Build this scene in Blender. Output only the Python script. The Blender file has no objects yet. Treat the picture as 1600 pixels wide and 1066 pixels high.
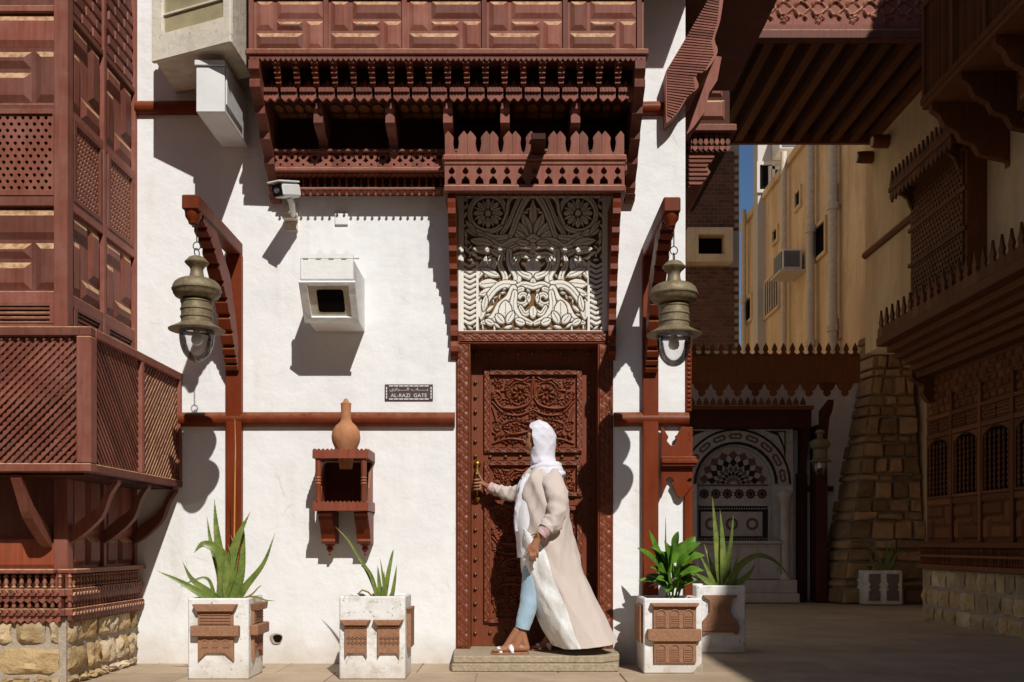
import bpy, bmesh, math, random
import numpy as np
from mathutils import Vector, Matrix
from mathutils.geometry import tessellate_polygon
random.seed(7); rng = np.random.default_rng(7)
S = bpy.context.scene
R = math.radians
# ------------------------------------------------ camera, sky, sun, exposure
CD, CH, FPX = 7.3, 0.89, 1533.0            # camera distance from the wall, eye height, focal length in photo pixels
cam = bpy.data.cameras.new('camera'); camo = bpy.data.objects.new('camera', cam); S.collection.objects.link(camo)
camo.location = (0, -CD, CH); camo.rotation_euler = (R(90), 0, 0)
cam.sensor_width = 36; cam.lens = FPX/1600*36; cam.shift_y = 317/1600; cam.clip_end = 500
S.camera = camo
SUN = Vector((-0.34, 1.0, -0.95)).normalized()
w = bpy.data.worlds.new('World'); S.world = w; w.use_nodes = True
nt = w.node_tree; nt.nodes.clear()
sky = nt.nodes.new('ShaderNodeTexSky'); sky.sky_type = 'NISHITA'; sky.sun_disc = False
sky.sun_elevation = math.asin(-SUN.z); sky.sun_rotation = math.atan2(-SUN.x, -SUN.y)
sky.air_density = 1.0; sky.dust_density = 0.0; sky.ozone_density = 6.0
bg = nt.nodes.new('ShaderNodeBackground'); bg.inputs[1].default_value = 0.065
wo = nt.nodes.new('ShaderNodeOutputWorld')
nt.links.new(sky.outputs[0], bg.inputs[0]); nt.links.new(bg.outputs[0], wo.inputs[0])
sl = bpy.data.lights.new('sun', 'SUN'); sl.energy = 4.6; sl.angle = R(0.5); sl.color = (1.0, 0.965, 0.91)
so = bpy.data.objects.new('sun', sl); S.collection.objects.link(so)
so.rotation_euler = SUN.to_track_quat('-Z', 'Y').to_euler(); so.location = (4, -10, 12)
S.view_settings.view_transform = 'Standard'; S.view_settings.look = 'None'
S.view_settings.exposure = -0.09; S.view_settings.gamma = 1
S.cycles.use_denoising = True
S.cycles.max_bounces = 8; S.cycles.diffuse_bounces = 4

# ------------------------------------------------ materials
def _m(name):
    m = bpy.data.materials.new(name); m.use_nodes = True
    n = m.node_tree.nodes; l = m.node_tree.links
    return m, n, l, n['Principled BSDF']
def noise(n, l, co, scale, detail=4, rough=.55, stretch=None):
    t = n.new('ShaderNodeTexNoise'); t.inputs['Scale'].default_value = scale
    t.inputs['Detail'].default_value = detail; t.inputs['Roughness'].default_value = rough
    if stretch:
        mp = n.new('ShaderNodeMapping'); mp.inputs['Scale'].default_value = stretch
        l.new(co, mp.inputs[0]); co = mp.outputs[0]
    l.new(co, t.inputs['Vector']); return t.outputs['Fac']
def ramp(n, l, fac, a, b, ca=(0,0,0,1), cb=(1,1,1,1)):
    r = n.new('ShaderNodeValToRGB'); e = r.color_ramp.elements
    e[0].position = a; e[0].color = ca; e[1].position = b; e[1].color = cb
    l.new(fac, r.inputs[0]); return r.outputs[0]
def mix(n, l, fac, a, b, mode='MIX'):
    x = n.new('ShaderNodeMix'); x.data_type = 'RGBA'; x.blend_type = mode
    if isinstance(fac, (int, float)): x.inputs[0].default_value = fac
    else: l.new(fac, x.inputs[0])
    for i, v in ((6, a), (7, b)):
        if isinstance(v, tuple): x.inputs[i].default_value = (*v[:3], 1)
        else: l.new(v, x.inputs[i])
    return x.outputs[2]
def bump(n, l, h, strength, dist, prev=None):
    b = n.new('ShaderNodeBump'); b.inputs['Strength'].default_value = strength; b.inputs['Distance'].default_value = dist
    l.new(h, b.inputs['Height'])
    if prev is not None: l.new(prev, b.inputs['Normal'])
    return b.outputs[0]
def math_(n, l, op, a, b=None):
    x = n.new('ShaderNodeMath'); x.operation = op
    for i, v in enumerate((a, b)):
        if v is None: continue
        if isinstance(v, (int, float)): x.inputs[i].default_value = v
        else: l.new(v, x.inputs[i])
    return x.outputs[0]
def coords(n, world=False):
    if world: return n.new('ShaderNodeNewGeometry').outputs['Position']
    return n.new('ShaderNodeTexCoord').outputs['Object']
def sc(c, k): return (c[0]*k, c[1]*k, c[2]*k)
def wood(name, col, rough=.55, dust_sheen=.0, fade=(.3,.2,.17), fadek=.35, stretch=(40,40,3), var=.25, spec=.4):
    m, n, l, p = _m(name); co = coords(n)
    g = noise(n, l, co, 1.0, 5, .6, stretch)
    c = mix(n, l, ramp(n, l, g, .3, .72), sc(col,.74), sc(col,1.18))
    big = noise(n, l, coords(n, True), 5.0, 5, .65)
    c = mix(n, l, math_(n, l, 'MULTIPLY', ramp(n, l, big, .42, .72), fadek), c, fade)
    oi = n.new('ShaderNodeObjectInfo')
    v = math_(n, l, 'MULTIPLY_ADD', oi.outputs['Random'], var*2); v.node.inputs[2].default_value = 1-var
    hsv = n.new('ShaderNodeHueSaturation'); l.new(v, hsv.inputs['Value']); l.new(c, hsv.inputs['Color']); c = hsv.outputs[0]
    if dust_sheen:
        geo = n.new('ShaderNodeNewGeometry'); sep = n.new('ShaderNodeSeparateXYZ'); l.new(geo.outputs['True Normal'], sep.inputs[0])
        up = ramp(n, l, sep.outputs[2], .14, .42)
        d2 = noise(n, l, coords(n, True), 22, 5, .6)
        f = math_(n, l, 'MULTIPLY', up, math_(n, l, 'MULTIPLY', ramp(n, l, d2, .25, .6), dust_sheen))
        c = mix(n, l, f, c, (.60,.38,.20))  # upward faces painted tan: settled dust plus the sunlit sheen of the bevels
    l.new(c, p.inputs['Base Color'])
    rr = math_(n, l, 'MULTIPLY_ADD', big, .35); rr.node.inputs[2].default_value = rough-.17
    l.new(rr, p.inputs['Roughness'])
    p.inputs['Specular IOR Level'].default_value = spec
    l.new(bump(n, l, g, .35, .004), p.inputs['Normal'])
    return m
def plaster(name, col, stain=(.55,.47,.36), amt=.35, dirt=True, bumpk=.5, low=.28, streak=0, crack=0, chip=0):
    m, n, l, p = _m(name); W = coords(n, True)
    a = noise(n, l, W, 2.2, 6, .6); b = noise(n, l, W, 1.0, 5, .6, (9,9,.5)); f = noise(n, l, W, 60, 4, .6); md = noise(n, l, W, 7, 4, .55)
    st = math_(n, l, 'MULTIPLY', ramp(n, l, a, .45, .78), ramp(n, l, b, .42, .75))
    c = mix(n, l, math_(n, l, 'MULTIPLY', st, amt), col, stain)
    c = mix(n, l, math_(n, l, 'MULTIPLY', ramp(n, l, md, .5, .8), .12), c, sc(col,.75))
    if streak:
        b2 = noise(n, l, W, 1.0, 6, .65, (2.2,2.2,.35)); b3 = noise(n, l, W, 1.3, 7, .7)
        c = mix(n, l, math_(n, l, 'MULTIPLY', ramp(n, l, b2, .40, .68), streak), c, stain)
        c = mix(n, l, math_(n, l, 'MULTIPLY', ramp(n, l, b3, .48, .62), streak*.6), c, sc(col, .62))
        c = mix(n, l, math_(n, l, 'MULTIPLY', ramp(n, l, f, .55, .7), streak*.5), c, sc(col, 1.25))
    if chip:
        g1 = noise(n, l, W, 9, 8, .72); g2 = noise(n, l, W, 26, 6, .7)
        c = mix(n, l, math_(n, l, 'MULTIPLY', ramp(n, l, g1, .51, .60), chip*.6), c, (.50,.45,.38))
        c = mix(n, l, math_(n, l, 'MULTIPLY', ramp(n, l, g2, .61, .65), chip*.8), c, (.17,.14,.11))
    if crack:
        v = n.new('ShaderNodeTexVoronoi'); v.feature = 'DISTANCE_TO_EDGE'; v.inputs['Scale'].default_value = 1.1
        dn = n.new('ShaderNodeTexNoise'); dn.inputs['Scale'].default_value = 3; dn.inputs['Detail'].default_value = 6; l.new(W, dn.inputs['Vector'])
        va = n.new('ShaderNodeVectorMath'); va.operation = 'MULTIPLY_ADD'; l.new(dn.outputs['Color'], va.inputs[0]); va.inputs[1].default_value = (.22,.22,.22); l.new(W, va.inputs[2]); l.new(va.outputs[0], v.inputs['Vector'])
        ck = math_(n, l, 'MULTIPLY', ramp(n, l, v.outputs['Distance'], .0, .006, (1,1,1,1), (0,0,0,1)), ramp(n, l, a, .52, .62))
        c = mix(n, l, math_(n, l, 'MULTIPLY', ck, crack), c, (.3,.26,.22))
        pt = noise(n, l, W, 1.4, 2, .4); c = mix(n, l, math_(n, l, 'MULTIPLY', ramp(n, l, pt, .52, .56), .22), c, sc(col, .84))
    if dirt:
        sep = n.new('ShaderNodeSeparateXYZ'); l.new(W, sep.inputs[0])
        z = math_(n, l, 'MULTIPLY_ADD', a, -.5); z.node.inputs[2].default_value = .25
        z = math_(n, l, 'ADD', sep.outputs[2], z)
        k = ramp(n, l, z, .0, low, (1,1,1,1), (0,0,0,1))
        c = mix(n, l, math_(n, l, 'MULTIPLY', k, .55), c, (.42,.33,.24))
    l.new(c, p.inputs['Base Color']); p.inputs['Roughness'].default_value = .85; p.inputs['Specular IOR Level'].default_value = .2
    nb = bump(n, l, md, bumpk, .02); nb = bump(n, l, f, .25, .004, nb)
    l.new(nb, p.inputs['Normal']); return m
def rough_stone(name, c1, c2, c3, scale=9, var=.3, bk=.9):
    m, n, l, p = _m(name); co = coords(n, True)
    a = noise(n, l, co, scale, 8, .7); b = noise(n, l, co, scale*.35, 3, .5); v = n.new('ShaderNodeTexVoronoi'); v.inputs['Scale'].default_value = scale*5; l.new(co, v.inputs['Vector'])
    c = mix(n, l, ramp(n, l, a, .3, .7), c1, c2); c = mix(n, l, ramp(n, l, b, .45, .7), c, c3)
    oi = n.new('ShaderNodeObjectInfo'); vv = math_(n, l, 'MULTIPLY_ADD', oi.outputs['Random'], var*2); vv.node.inputs[2].default_value = 1-var
    h = n.new('ShaderNodeHueSaturation'); l.new(vv, h.inputs['Value']); l.new(c, h.inputs['Color'])
    l.new(h.outputs[0], p.inputs['Base Color']); p.inputs['Roughness'].default_value = .92; p.inputs['Specular IOR Level'].default_value = .15
    nb = bump(n, l, a, bk, .03); nb = bump(n, l, v.outputs['Distance'], .4, .008, nb); l.new(nb, p.inputs['Normal']); return m
def simple(name, col, rough=.6, metal=0, nscale=25, var=.2, bk=.15, spec=.4, objvar=0.0):
    m, n, l, p = _m(name); co = coords(n)
    a = noise(n, l, co, nscale, 5, .6); c = mix(n, l, ramp(n, l, a, .3, .7), sc(col, 1-var), sc(col, 1+var))
    if objvar:
        oi = n.new('ShaderNodeObjectInfo'); vv = math_(n, l, 'MULTIPLY_ADD', oi.outputs['Random'], objvar*2); vv.node.inputs[2].default_value = 1-objvar
        h = n.new('ShaderNodeHueSaturation'); l.new(vv, h.inputs['Value']); l.new(c, h.inputs['Color']); c = h.outputs[0]
    l.new(c, p.inputs['Base Color']); p.inputs['Roughness'].default_value = rough; p.inputs['Metallic'].default_value = metal
    p.inputs['Specular IOR Level'].default_value = spec
    if bk: l.new(bump(n, l, a, bk, .01), p.inputs['Normal'])
    return m
def cloth(name, col, rough=.85, scale=260, sheen=.2, fold=9, bk=.25):
    m, n, l, p = _m(name); co = coords(n)
    a = noise(n, l, co, fold, 4, .55, (1,1,.45)); f = noise(n, l, co, scale, 2, .5)
    c = mix(n, l, ramp(n, l, f, .3, .7), sc(col,.93), sc(col,1.05)); l.new(c, p.inputs['Base Color'])
    p.inputs['Roughness'].default_value = rough; p.inputs['Sheen Weight'].default_value = sheen
    nb = bump(n, l, a, bk, .05); nb = bump(n, l, f, .12, .002, nb); l.new(nb, p.inputs['Normal']); return m
def leafmat(name, c1, c2, tip=None):
    m, n, l, p = _m(name); co = coords(n)
    a = noise(n, l, co, 14, 4, .6); c = mix(n, l, ramp(n, l, a, .35, .65), c1, c2)
    b = noise(n, l, coords(n, True), 9, 3, .5); c = mix(n, l, math_(n, l, 'MULTIPLY', ramp(n, l, b, .55, .7), .5), c, tip or (.25,.2,.04))
    at = n.new('ShaderNodeAttribute'); at.attribute_name = 'tipf'
    c = mix(n, l, ramp(n, l, at.outputs['Fac'], .84, .97), c, (.34,.15,.05))
    l.new(c, p.inputs['Base Color']); p.inputs['Roughness'].default_value = .42
    p.inputs['Subsurface Weight'].default_value = .15; p.inputs['Subsurface Radius'].default_value = (.01,.02,.004); p.inputs['Subsurface Scale'].default_value = .3
    return m
def glass(name, tint=(1,1,1), rough=.02):
    m, n, l, p = _m(name)
    g = n.new('ShaderNodeBsdfGlossy'); g.inputs['Roughness'].default_value = rough
    t = n.new('ShaderNodeBsdfTransparent'); t.inputs[0].default_value = (*tint, 1)
    fr = n.new('ShaderNodeLayerWeight'); fr.inputs[0].default_value = .35
    k = math_(n, l, 'MULTIPLY_ADD', fr.outputs['Fresnel'], .9); k.node.inputs[2].default_value = .06
    mx = n.new('ShaderNodeMixShader'); l.new(k, mx.inputs[0]); l.new(t.outputs[0], mx.inputs[1]); l.new(g.outputs[0], mx.inputs[2])
    l.new(mx.outputs[0], n['Material Output'].inputs[0]); return m

M = {}
M['white'] = plaster('white_plaster', (.80,.80,.795), amt=.6, crack=.35)
M['white_box'] = plaster('painted_white_box', (.80,.79,.77), amt=.5, dirt=False)
M['planter'] = plaster('planter_white_paint', (.78,.77,.75), stain=(.42,.38,.33), amt=1.0, low=.2, chip=.9)
M['oldcream'] = plaster('worn_cream_paint', (.76,.70,.58), stain=(.42,.25,.10), amt=1.0, chip=.6, streak=.3, dirt=False)
M['tan'] = plaster('tan_plaster', (.80,.59,.37), stain=(.42,.25,.12), amt=.95, streak=.65, dirt=False)
M['yellow'] = plaster('yellow_plaster', (.80,.59,.35), stain=(.46,.27,.12), amt=.9, streak=.55, dirt=False)
M['greyplaster'] = plaster('grey_plaster', (.55,.52,.48), amt=.6, dirt=False)
M['bay'] = wood('weathered_brown_wood', (.20,.062,.040), .6, dust_sheen=.9, fade=(.27,.13,.095), fadek=.55, spec=.2, var=.3)
M['bay_dark'] = wood('dark_brown_wood', (.055,.014,.007), .6, dust_sheen=.0, fade=(.085,.03,.018), fadek=.3, spec=.15)
M['red'] = wood('red_brown_paint', (.155,.026,.006), .45, dust_sheen=.15, fade=(.19,.05,.022), fadek=.35, stretch=(14,14,2), var=.08, spec=.15)
M['orange'] = wood('fresh_red_wood', (.22,.05,.02), .5, dust_sheen=.2, fadek=.2, fade=(.2,.08,.05))
M['door'] = wood('varnished_door_wood', (.17,.040,.014), .46, dust_sheen=.0, fade=(.18,.055,.025), fadek=.4, var=.1, spec=.35)
M['deep'] = wood('shaded_alley_wood', (.17,.060,.022), .65, dust_sheen=.0, fadek=.3, fade=(.20,.09,.035), spec=.12, var=.3)
M['stone'] = rough_stone('coral_stone', (.36,.24,.11), (.55,.40,.22), (.60,.50,.36))
M['butt'] = rough_stone('buttress_stone', (.25,.15,.075), (.46,.29,.155), (.38,.25,.14), 7, .4, 1.4)
M['mortar'] = simple('mortar', (.37,.31,.24), .95, nscale=40, bk=.6, spec=.1)
M['cream'] = plaster('warm_lit_whitewash', (.78,.60,.40), stain=(.4,.27,.14), amt=.7, dirt=False, streak=.4)  # white wash tinted cream: the warm light on it is in the colour
M['sand'] = plaster('bounce_wall_wash', (.84,.66,.43), stain=(.6,.42,.24), amt=.5, dirt=False)  # pale warm colour picked so the added lane wall bounces light
M['brick'] = rough_stone('brown_brick', (.13,.05,.03), (.2,.085,.05), (.16,.07,.05), 14, .25, .3)
M['terracotta'] = simple('terracotta', (.30,.155,.09), .85, nscale=60, bk=.4, spec=.15)
M['terra_smooth'] = simple('clay_jug', (.42,.19,.09), .8, nscale=12, bk=.1, spec=.2)
M['carve_white'] = plaster('carved_white_plaster', (.80,.77,.70), stain=(.5,.36,.2), amt=.4, dirt=False, bumpk=.15)
M['lantern'] = simple('lantern_metal', (.225,.178,.105), .58, .35, 30, .3, .2, .3)
M['iron'] = simple('dark_iron', (.03,.027,.025), .5, .7)
M['brass'] = simple('brass', (.42,.24,.05), .35, .9, 30, .3, .2)
M['stud'] = simple('dull_brass_stud', (.28,.16,.07), .45, .8, 30, .3)
M['glass'] = glass('clear_glass')
M['pane'] = simple('dusty_window_pane', (.34,.29,.17), .35, 0, 3, .3, .05)
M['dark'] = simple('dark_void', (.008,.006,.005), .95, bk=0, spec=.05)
M['carve_back'] = simple('brown_backing', (.17,.095,.045), .9, bk=.2, spec=.1)
M['bulb'] = simple('opal_bulb', (.75,.75,.72), .25, bk=0)
M['concrete'] = simple('step_concrete', (.36,.29,.2), .9, 0, 45, .25, .6, .15)
M['soil'] = simple('dry_soil', (.12,.08,.05), .95, 0, 60, .4, .8, .1)
M['metalwhite'] = simple('white_metal', (.72,.71,.69), .45, 0, 8, .06, .05)
M['pipe'] = simple('pale_pipe', (.62,.55,.45), .6, 0, 12, .15, .05)
M['acgrey'] = simple('ac_grille', (.12,.13,.14), .5, bk=0)
M['lens'] = simple('black_plastic', (.01,.01,.012), .15, bk=0, spec=.6)
M['plaque'] = simple('brown_plaque', (.075,.05,.05), .4, 0, 20, .1, .05)
M['letter'] = simple('engraved_white', (.70,.66,.64), .6, bk=0)
M['marble'] = simple('pale_marble', (.42,.36,.33), .4, 0, 6, .15, .05)
M['tile_black'] = simple('black_tile', (.012,.012,.014), .25, bk=.02)
M['tile_red'] = simple('maroon_tile', (.13,.065,.055), .3, bk=.02)
M['tile_pale'] = simple('pale_tile', (.42,.385,.37), .3, bk=.02)
M['aloe'] = leafmat('aloe_leaf', (.085,.135,.022), (.19,.24,.045), (.25,.24,.06))
M['aloe_dry'] = leafmat('dry_aloe', (.32,.16,.05), (.22,.2,.06))
M['leaf'] = leafmat('glossy_leaf', (.04,.13,.012), (.13,.26,.02), (.14,.22,.02))
M['stalk'] = simple('dry_stalk', (.50,.24,.06), .7, bk=.1)
M['coat'] = cloth('beige_linen', (.56,.475,.425))
M['lining'] = cloth('white_satin', (.80,.80,.79), .34, 60, .0, 5, .5)
M['hijab'] = cloth('white_scarf', (.70,.69,.76), .8, 300, .2, 8, .35)
M['jeans'] = cloth('pale_denim', (.33,.47,.58), .85, 400)
M['top'] = cloth('white_cotton', (.74,.73,.76))
M['cuff'] = cloth('pink_cuff', (.55,.36,.36))
M['skin'] = simple('skin', (.32,.14,.075), .5, 0, 40, .08, .05); M['skin'].node_tree.nodes['Principled BSDF'].inputs['Subsurface Weight'].default_value = .1
M['skin'].node_tree.nodes['Principled BSDF'].inputs['Subsurface Scale'].default_value = .02
M['leather'] = simple('tan_leather', (.34,.14,.06), .6)
M['strap'] = simple('white_leather', (.78,.77,.76), .45)
# paving
def paving():
    m, n, l, p = _m('paving_stone'); W = coords(n, True)
    a = noise(n, l, W, 3, 6, .6); b = noise(n, l, W, 45, 5, .65)
    c = mix(n, l, ramp(n, l, a, .3, .72), (.37,.275,.185), (.50,.385,.265)); c = mix(n, l, math_(n, l, 'MULTIPLY', ramp(n, l, b, .5, .75), .4), c, (.28,.21,.15))
    oi = n.new('ShaderNodeObjectInfo'); vv = math_(n, l, 'MULTIPLY_ADD', oi.outputs['Random'], .2); vv.node.inputs[2].default_value = .9
    h = n.new('ShaderNodeHueSaturation'); l.new(vv, h.inputs['Value']); l.new(c, h.inputs['Color']); l.new(h.outputs[0], p.inputs['Base Color'])
    p.inputs['Roughness'].default_value = .72; p.inputs['Specular IOR Level'].default_value = .25
    w2 = noise(n, l, W, 1.1, 6, .65); c2 = mix(n, l, math_(n, l, 'MULTIPLY', ramp(n, l, w2, .5, .7), .35), h.outputs[0], (.24,.18,.125)); l.new(c2, p.inputs['Base Color'])
    nb = bump(n, l, a, .4, .01); l.new(bump(n, l, b, .5, .006, nb), p.inputs['Normal']); return m
M['paving'] = paving()
M['joint'] = simple('paving_joint', (.2,.15,.11), .95, bk=.2)

# ------------------------------------------------ mesh helpers
COL = S.collection
WL = {}                                       # world position of every object made
class Fr:                                     # a wall frame: u along the wall, v up, w out of the wall
    def __init__(s, o, u, n): s.o = np.array(o, float); s.u = np.array(u, float); s.n = np.array(n, float); s.z = np.array((0,0,1.))
    def p(s, u, v, w): return s.o + s.u*u + s.z*v + s.n*w
FW = Fr((0,0,0), (1,0,0), (0,-1,0))
def fx(px, w=0): return (px-800)*(CD-w)/FPX   # photo column -> metres on a plane w in front of the wall
def fz(py, w=0): return CH-(py-850)*(CD-w)/FPX
class MB:
    def __init__(s, F=FW): s.F = F; s.v = []; s.f = []
    def P(s, u, v, w): s.v.append(s.F.p(u, v, w)); return len(s.v)-1
    def face(s, *i): s.f.append(tuple(i))
    def box(s, u0, u1, v0, v1, w0, w1): return s.frus(u0, u1, v0, v1, w0, w1, 0)
    def frus(s, u0, u1, v0, v1, w0, w1, b):
        a = [s.P(u0,v0,w0), s.P(u1,v0,w0), s.P(u1,v1,w0), s.P(u0,v1,w0), s.P(u0+b,v0+b,w1), s.P(u1-b,v0+b,w1), s.P(u1-b,v1-b,w1), s.P(u0+b,v1-b,w1)]
        for q in ((0,3,2,1),(4,5,6,7),(0,1,5,4),(1,2,6,5),(2,3,7,6),(3,0,4,7)): s.f.append(tuple(a[i] for i in q))
        return s
    def hexa(s, p8):
        a = []
        for p in p8: s.v.append(np.array(p, float)); a.append(len(s.v)-1)
        for q in ((0,3,2,1),(4,5,6,7),(0,1,5,4),(1,2,6,5),(2,3,7,6),(3,0,4,7)): s.f.append(tuple(a[i] for i in q))
        return s
    def plate(s, outer, w0, w1, holes=(), conv=None):
        conv = conv or (lambda a, b, w: s.F.p(a, b, w))
        loops = [outer]+list(holes); flat = [p for L in loops for p in L]
        tri = tessellate_polygon([[Vector((p[0], p[1], 0)) for p in L] for L in loops])
        n0 = len(s.v); N = len(flat)
        for ww in (w0, w1):
            for p in flat: s.v.append(conv(p[0], p[1], ww))
        for t in tri:
            if len(set(t)) == 3: s.f.append((n0+t[0], n0+t[1], n0+t[2])); s.f.append((n0+N+t[2], n0+N+t[1], n0+N+t[0]))
        k = 0
        for L in loops:
            m = len(L)
            for i in range(m):
                j = (i+1) % m; s.f.append((n0+k+i, n0+k+j, n0+N+k+j, n0+N+k+i))
            k += m
        return s
    def side(s, poly_wv, u0, u1, holes=()):       # outline in (w, v), thickness along u
        return s.plate(poly_wv, u0, u1, holes, conv=lambda a, b, t: s.F.p(t, b, a))
    def plan(s, poly_uw, v0, v1):                  # outline in (u, w), height along v
        return s.plate(poly_uw, v0, v1, (), conv=lambda a, b, t: s.F.p(a, t, b))
    def lathe(s, prof, cu, cw, n=16, v0=0):
        rings = []
        for r, v in prof:
            rings.append([s.P(cu+r*math.cos(2*math.pi*i/n), v0+v, cw+r*math.sin(2*math.pi*i/n)) for i in range(n)])
        for a, b in zip(rings, rings[1:]):
            for i in range(n): s.f.append((a[i], a[(i+1)%n], b[(i+1)%n], b[i]))
        s.f.append(tuple(reversed(rings[0]))); s.f.append(tuple(rings[-1])); return s
    def tube(s, pts, rad, n=8, world=True, flat=1.0):
        pts = [np.array(p, float) if world else s.F.p(*p) for p in pts]
        if not hasattr(rad, '__len__'): rad = [rad]*len(pts)
        t0 = pts[1]-pts[0]; up = np.array((0,0,1.)) if abs(t0[2]) < .8*np.linalg.norm(t0) else np.array((0,1.,0))
        rings = []; a = None
        for i, p in enumerate(pts):
            t = pts[min(i+1, len(pts)-1)]-pts[max(i-1, 0)]; t = t/(np.linalg.norm(t)+1e-9)
            if a is None: a = np.cross(t, up)
            a = a-t*np.dot(a, t); a /= np.linalg.norm(a)+1e-9; b = np.cross(t, a)
            ring = []
            for k in range(n):
                an = 2*math.pi*k/n; s.v.append(p+rad[i]*(a*math.cos(an)+b*flat*math.sin(an))); ring.append(len(s.v)-1)
            rings.append(ring)
        for x, y in zip(rings, rings[1:]):
            for k in range(n): s.f.append((x[k], x[(k+1)%n], y[(k+1)%n], y[k]))
        s.f.append(tuple(reversed(rings[0]))); s.f.append(tuple(rings[-1])); return s
    def ball(s, c, r, n=8, m=6):
        c = np.array(c, float); r = np.array(r if hasattr(r, '__len__') else (r, r, r), float); rings = []
        for j in range(1, m):
            th = math.pi*j/m; ring = []
            for i in range(n):
                ph = 2*math.pi*i/n; s.v.append(c+r*np.array((math.sin(th)*math.cos(ph), math.sin(th)*math.sin(ph), math.cos(th)))); ring.append(len(s.v)-1)
            rings.append(ring)
        s.v.append(c+r*np.array((0,0,1))); t = len(s.v)-1; s.v.append(c-r*np.array((0,0,1))); b = len(s.v)-1
        for i in range(n): s.f.append((t, rings[0][i], rings[0][(i+1)%n])); s.f.append((b, rings[-1][(i+1)%n], rings[-1][i]))
        for x, y in zip(rings, rings[1:]):
            for i in range(n): s.f.append((x[i], y[i], y[(i+1)%n], x[(i+1)%n]))
        return s
    def grid(s, P):                                # P[i][j] world points -> quad sheet
        ni, nj = len(P), len(P[0]); b = len(s.v)
        for r in P:
            for p in r: s.v.append(np.array(p, float))
        for i in range(ni-1):
            for j in range(nj-1): s.f.append((b+i*nj+j, b+i*nj+j+1, b+(i+1)*nj+j+1, b+(i+1)*nj+j))
        return s
    def build(s, name, mat, parent=None, smooth=False, bev=0, recalc=True, origin=None):
        co = np.array(s.v); c = (co.min(0)+co.max(0))/2 if origin is None else np.array(origin, float)
        me = bpy.data.meshes.new(name); me.from_pydata((co-c).tolist(), [], s.f)
        if recalc or bev:
            bm = bmesh.new(); bm.from_mesh(me)
            if recalc: bmesh.ops.recalc_face_normals(bm, faces=bm.faces)
            if bev: bmesh.ops.bevel(bm, geom=[e for e in bm.edges if len(e.link_faces) == 2 and e.calc_face_angle(0) > .4], offset=bev, segments=1, affect='EDGES', clamp_overlap=True)
            bm.to_mesh(me); bm.free()
        if smooth:
            me.shade_smooth()
            if smooth is not True: me.set_sharp_from_angle(angle=smooth)
        me.materials.append(M[mat] if isinstance(mat, str) else mat)
        o = bpy.data.objects.new(name, me); COL.objects.link(o)
        return place(o, c, parent)
def place(o, c, parent):
    WL[o] = np.array(c, float)
    if parent is not None: o.parent = parent; o.location = tuple(WL[o]-WL[parent])
    else: o.location = tuple(c)
    return o
def inst(src, pos, parent):
    o = src.copy(); COL.objects.link(o); o.parent = None
    return place(o, pos, parent)
def off(src, d, parent=None):
    return inst(src, WL[src]+np.array(d, float), parent or src.parent)
def tag(o, label, cat, group=None):
    o['label'] = label; o['category'] = cat
    if group: o['group'] = group
    return o
def thing(name, label, cat, loc=(0,0,0), group=None):
    o = bpy.data.objects.new(name, None); COL.objects.link(o); o.empty_display_size = .1
    place(o, loc, None); return tag(o, label, cat, group)
def struct(o): o['kind'] = 'structure'; return o
def arc(c, r, a0, a1, n=8): return [(c[0]+r*math.cos(R(a0+(a1-a0)*i/n)), c[1]+r*math.sin(R(a0+(a1-a0)*i/n))) for i in range(n+1)]
def catmull(pts, n=6):
    P = [np.array(p, float) for p in pts]; P = [2*P[0]-P[1]]+P+[2*P[-1]-P[-2]]; out = []
    for i in range(1, len(P)-2):
        for k in range(n):
            t = k/n; a, b, c, d = P[i-1:i+3]
            out.append(.5*(2*b+(c-a)*t+(2*a-5*b+4*c-d)*t*t+(3*b-a-3*c+d)*t**3))
    out.append(P[-2]); return out
def perforated(mb, u0, u1, v0, v1, nu, nv, k, w0, w1):   # staggered round holes, cell by cell
    du = (u1-u0)/nu; dv = (v1-v0)/nv
    for j in range(nv):
        b0 = v0+j*dv; s = (j % 2)*.5*du; nn = nu-(j % 2)
        if s:
            mb.box(u0, u0+s, b0, b0+dv, w0, w1); mb.box(u1-s, u1, b0, b0+dv, w0, w1)
        for i in range(nn):
            a0 = u0+s+i*du; cu, cv = a0+du/2, b0+dv/2
            out = [(a0,b0),(a0+du/2,b0),(a0+du,b0),(a0+du,b0+dv/2),(a0+du,b0+dv),(a0+du/2,b0+dv),(a0,b0+dv),(a0,b0+dv/2)]
            inn = [(cu+k*math.cos(R(225+45*q)), cv+k*math.sin(R(225+45*q))) for q in range(8)]
            A = [mb.P(x, y, w1) for x, y in out]; B = [mb.P(x, y, w1) for x, y in inn]; C = [mb.P(x, y, w0) for x, y in inn]
            for q in range(8):
                r = (q+1) % 8; mb.face(A[q], A[r], B[r], B[q]); mb.face(B[q], B[r], C[r], C[q])
    return mb
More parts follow.
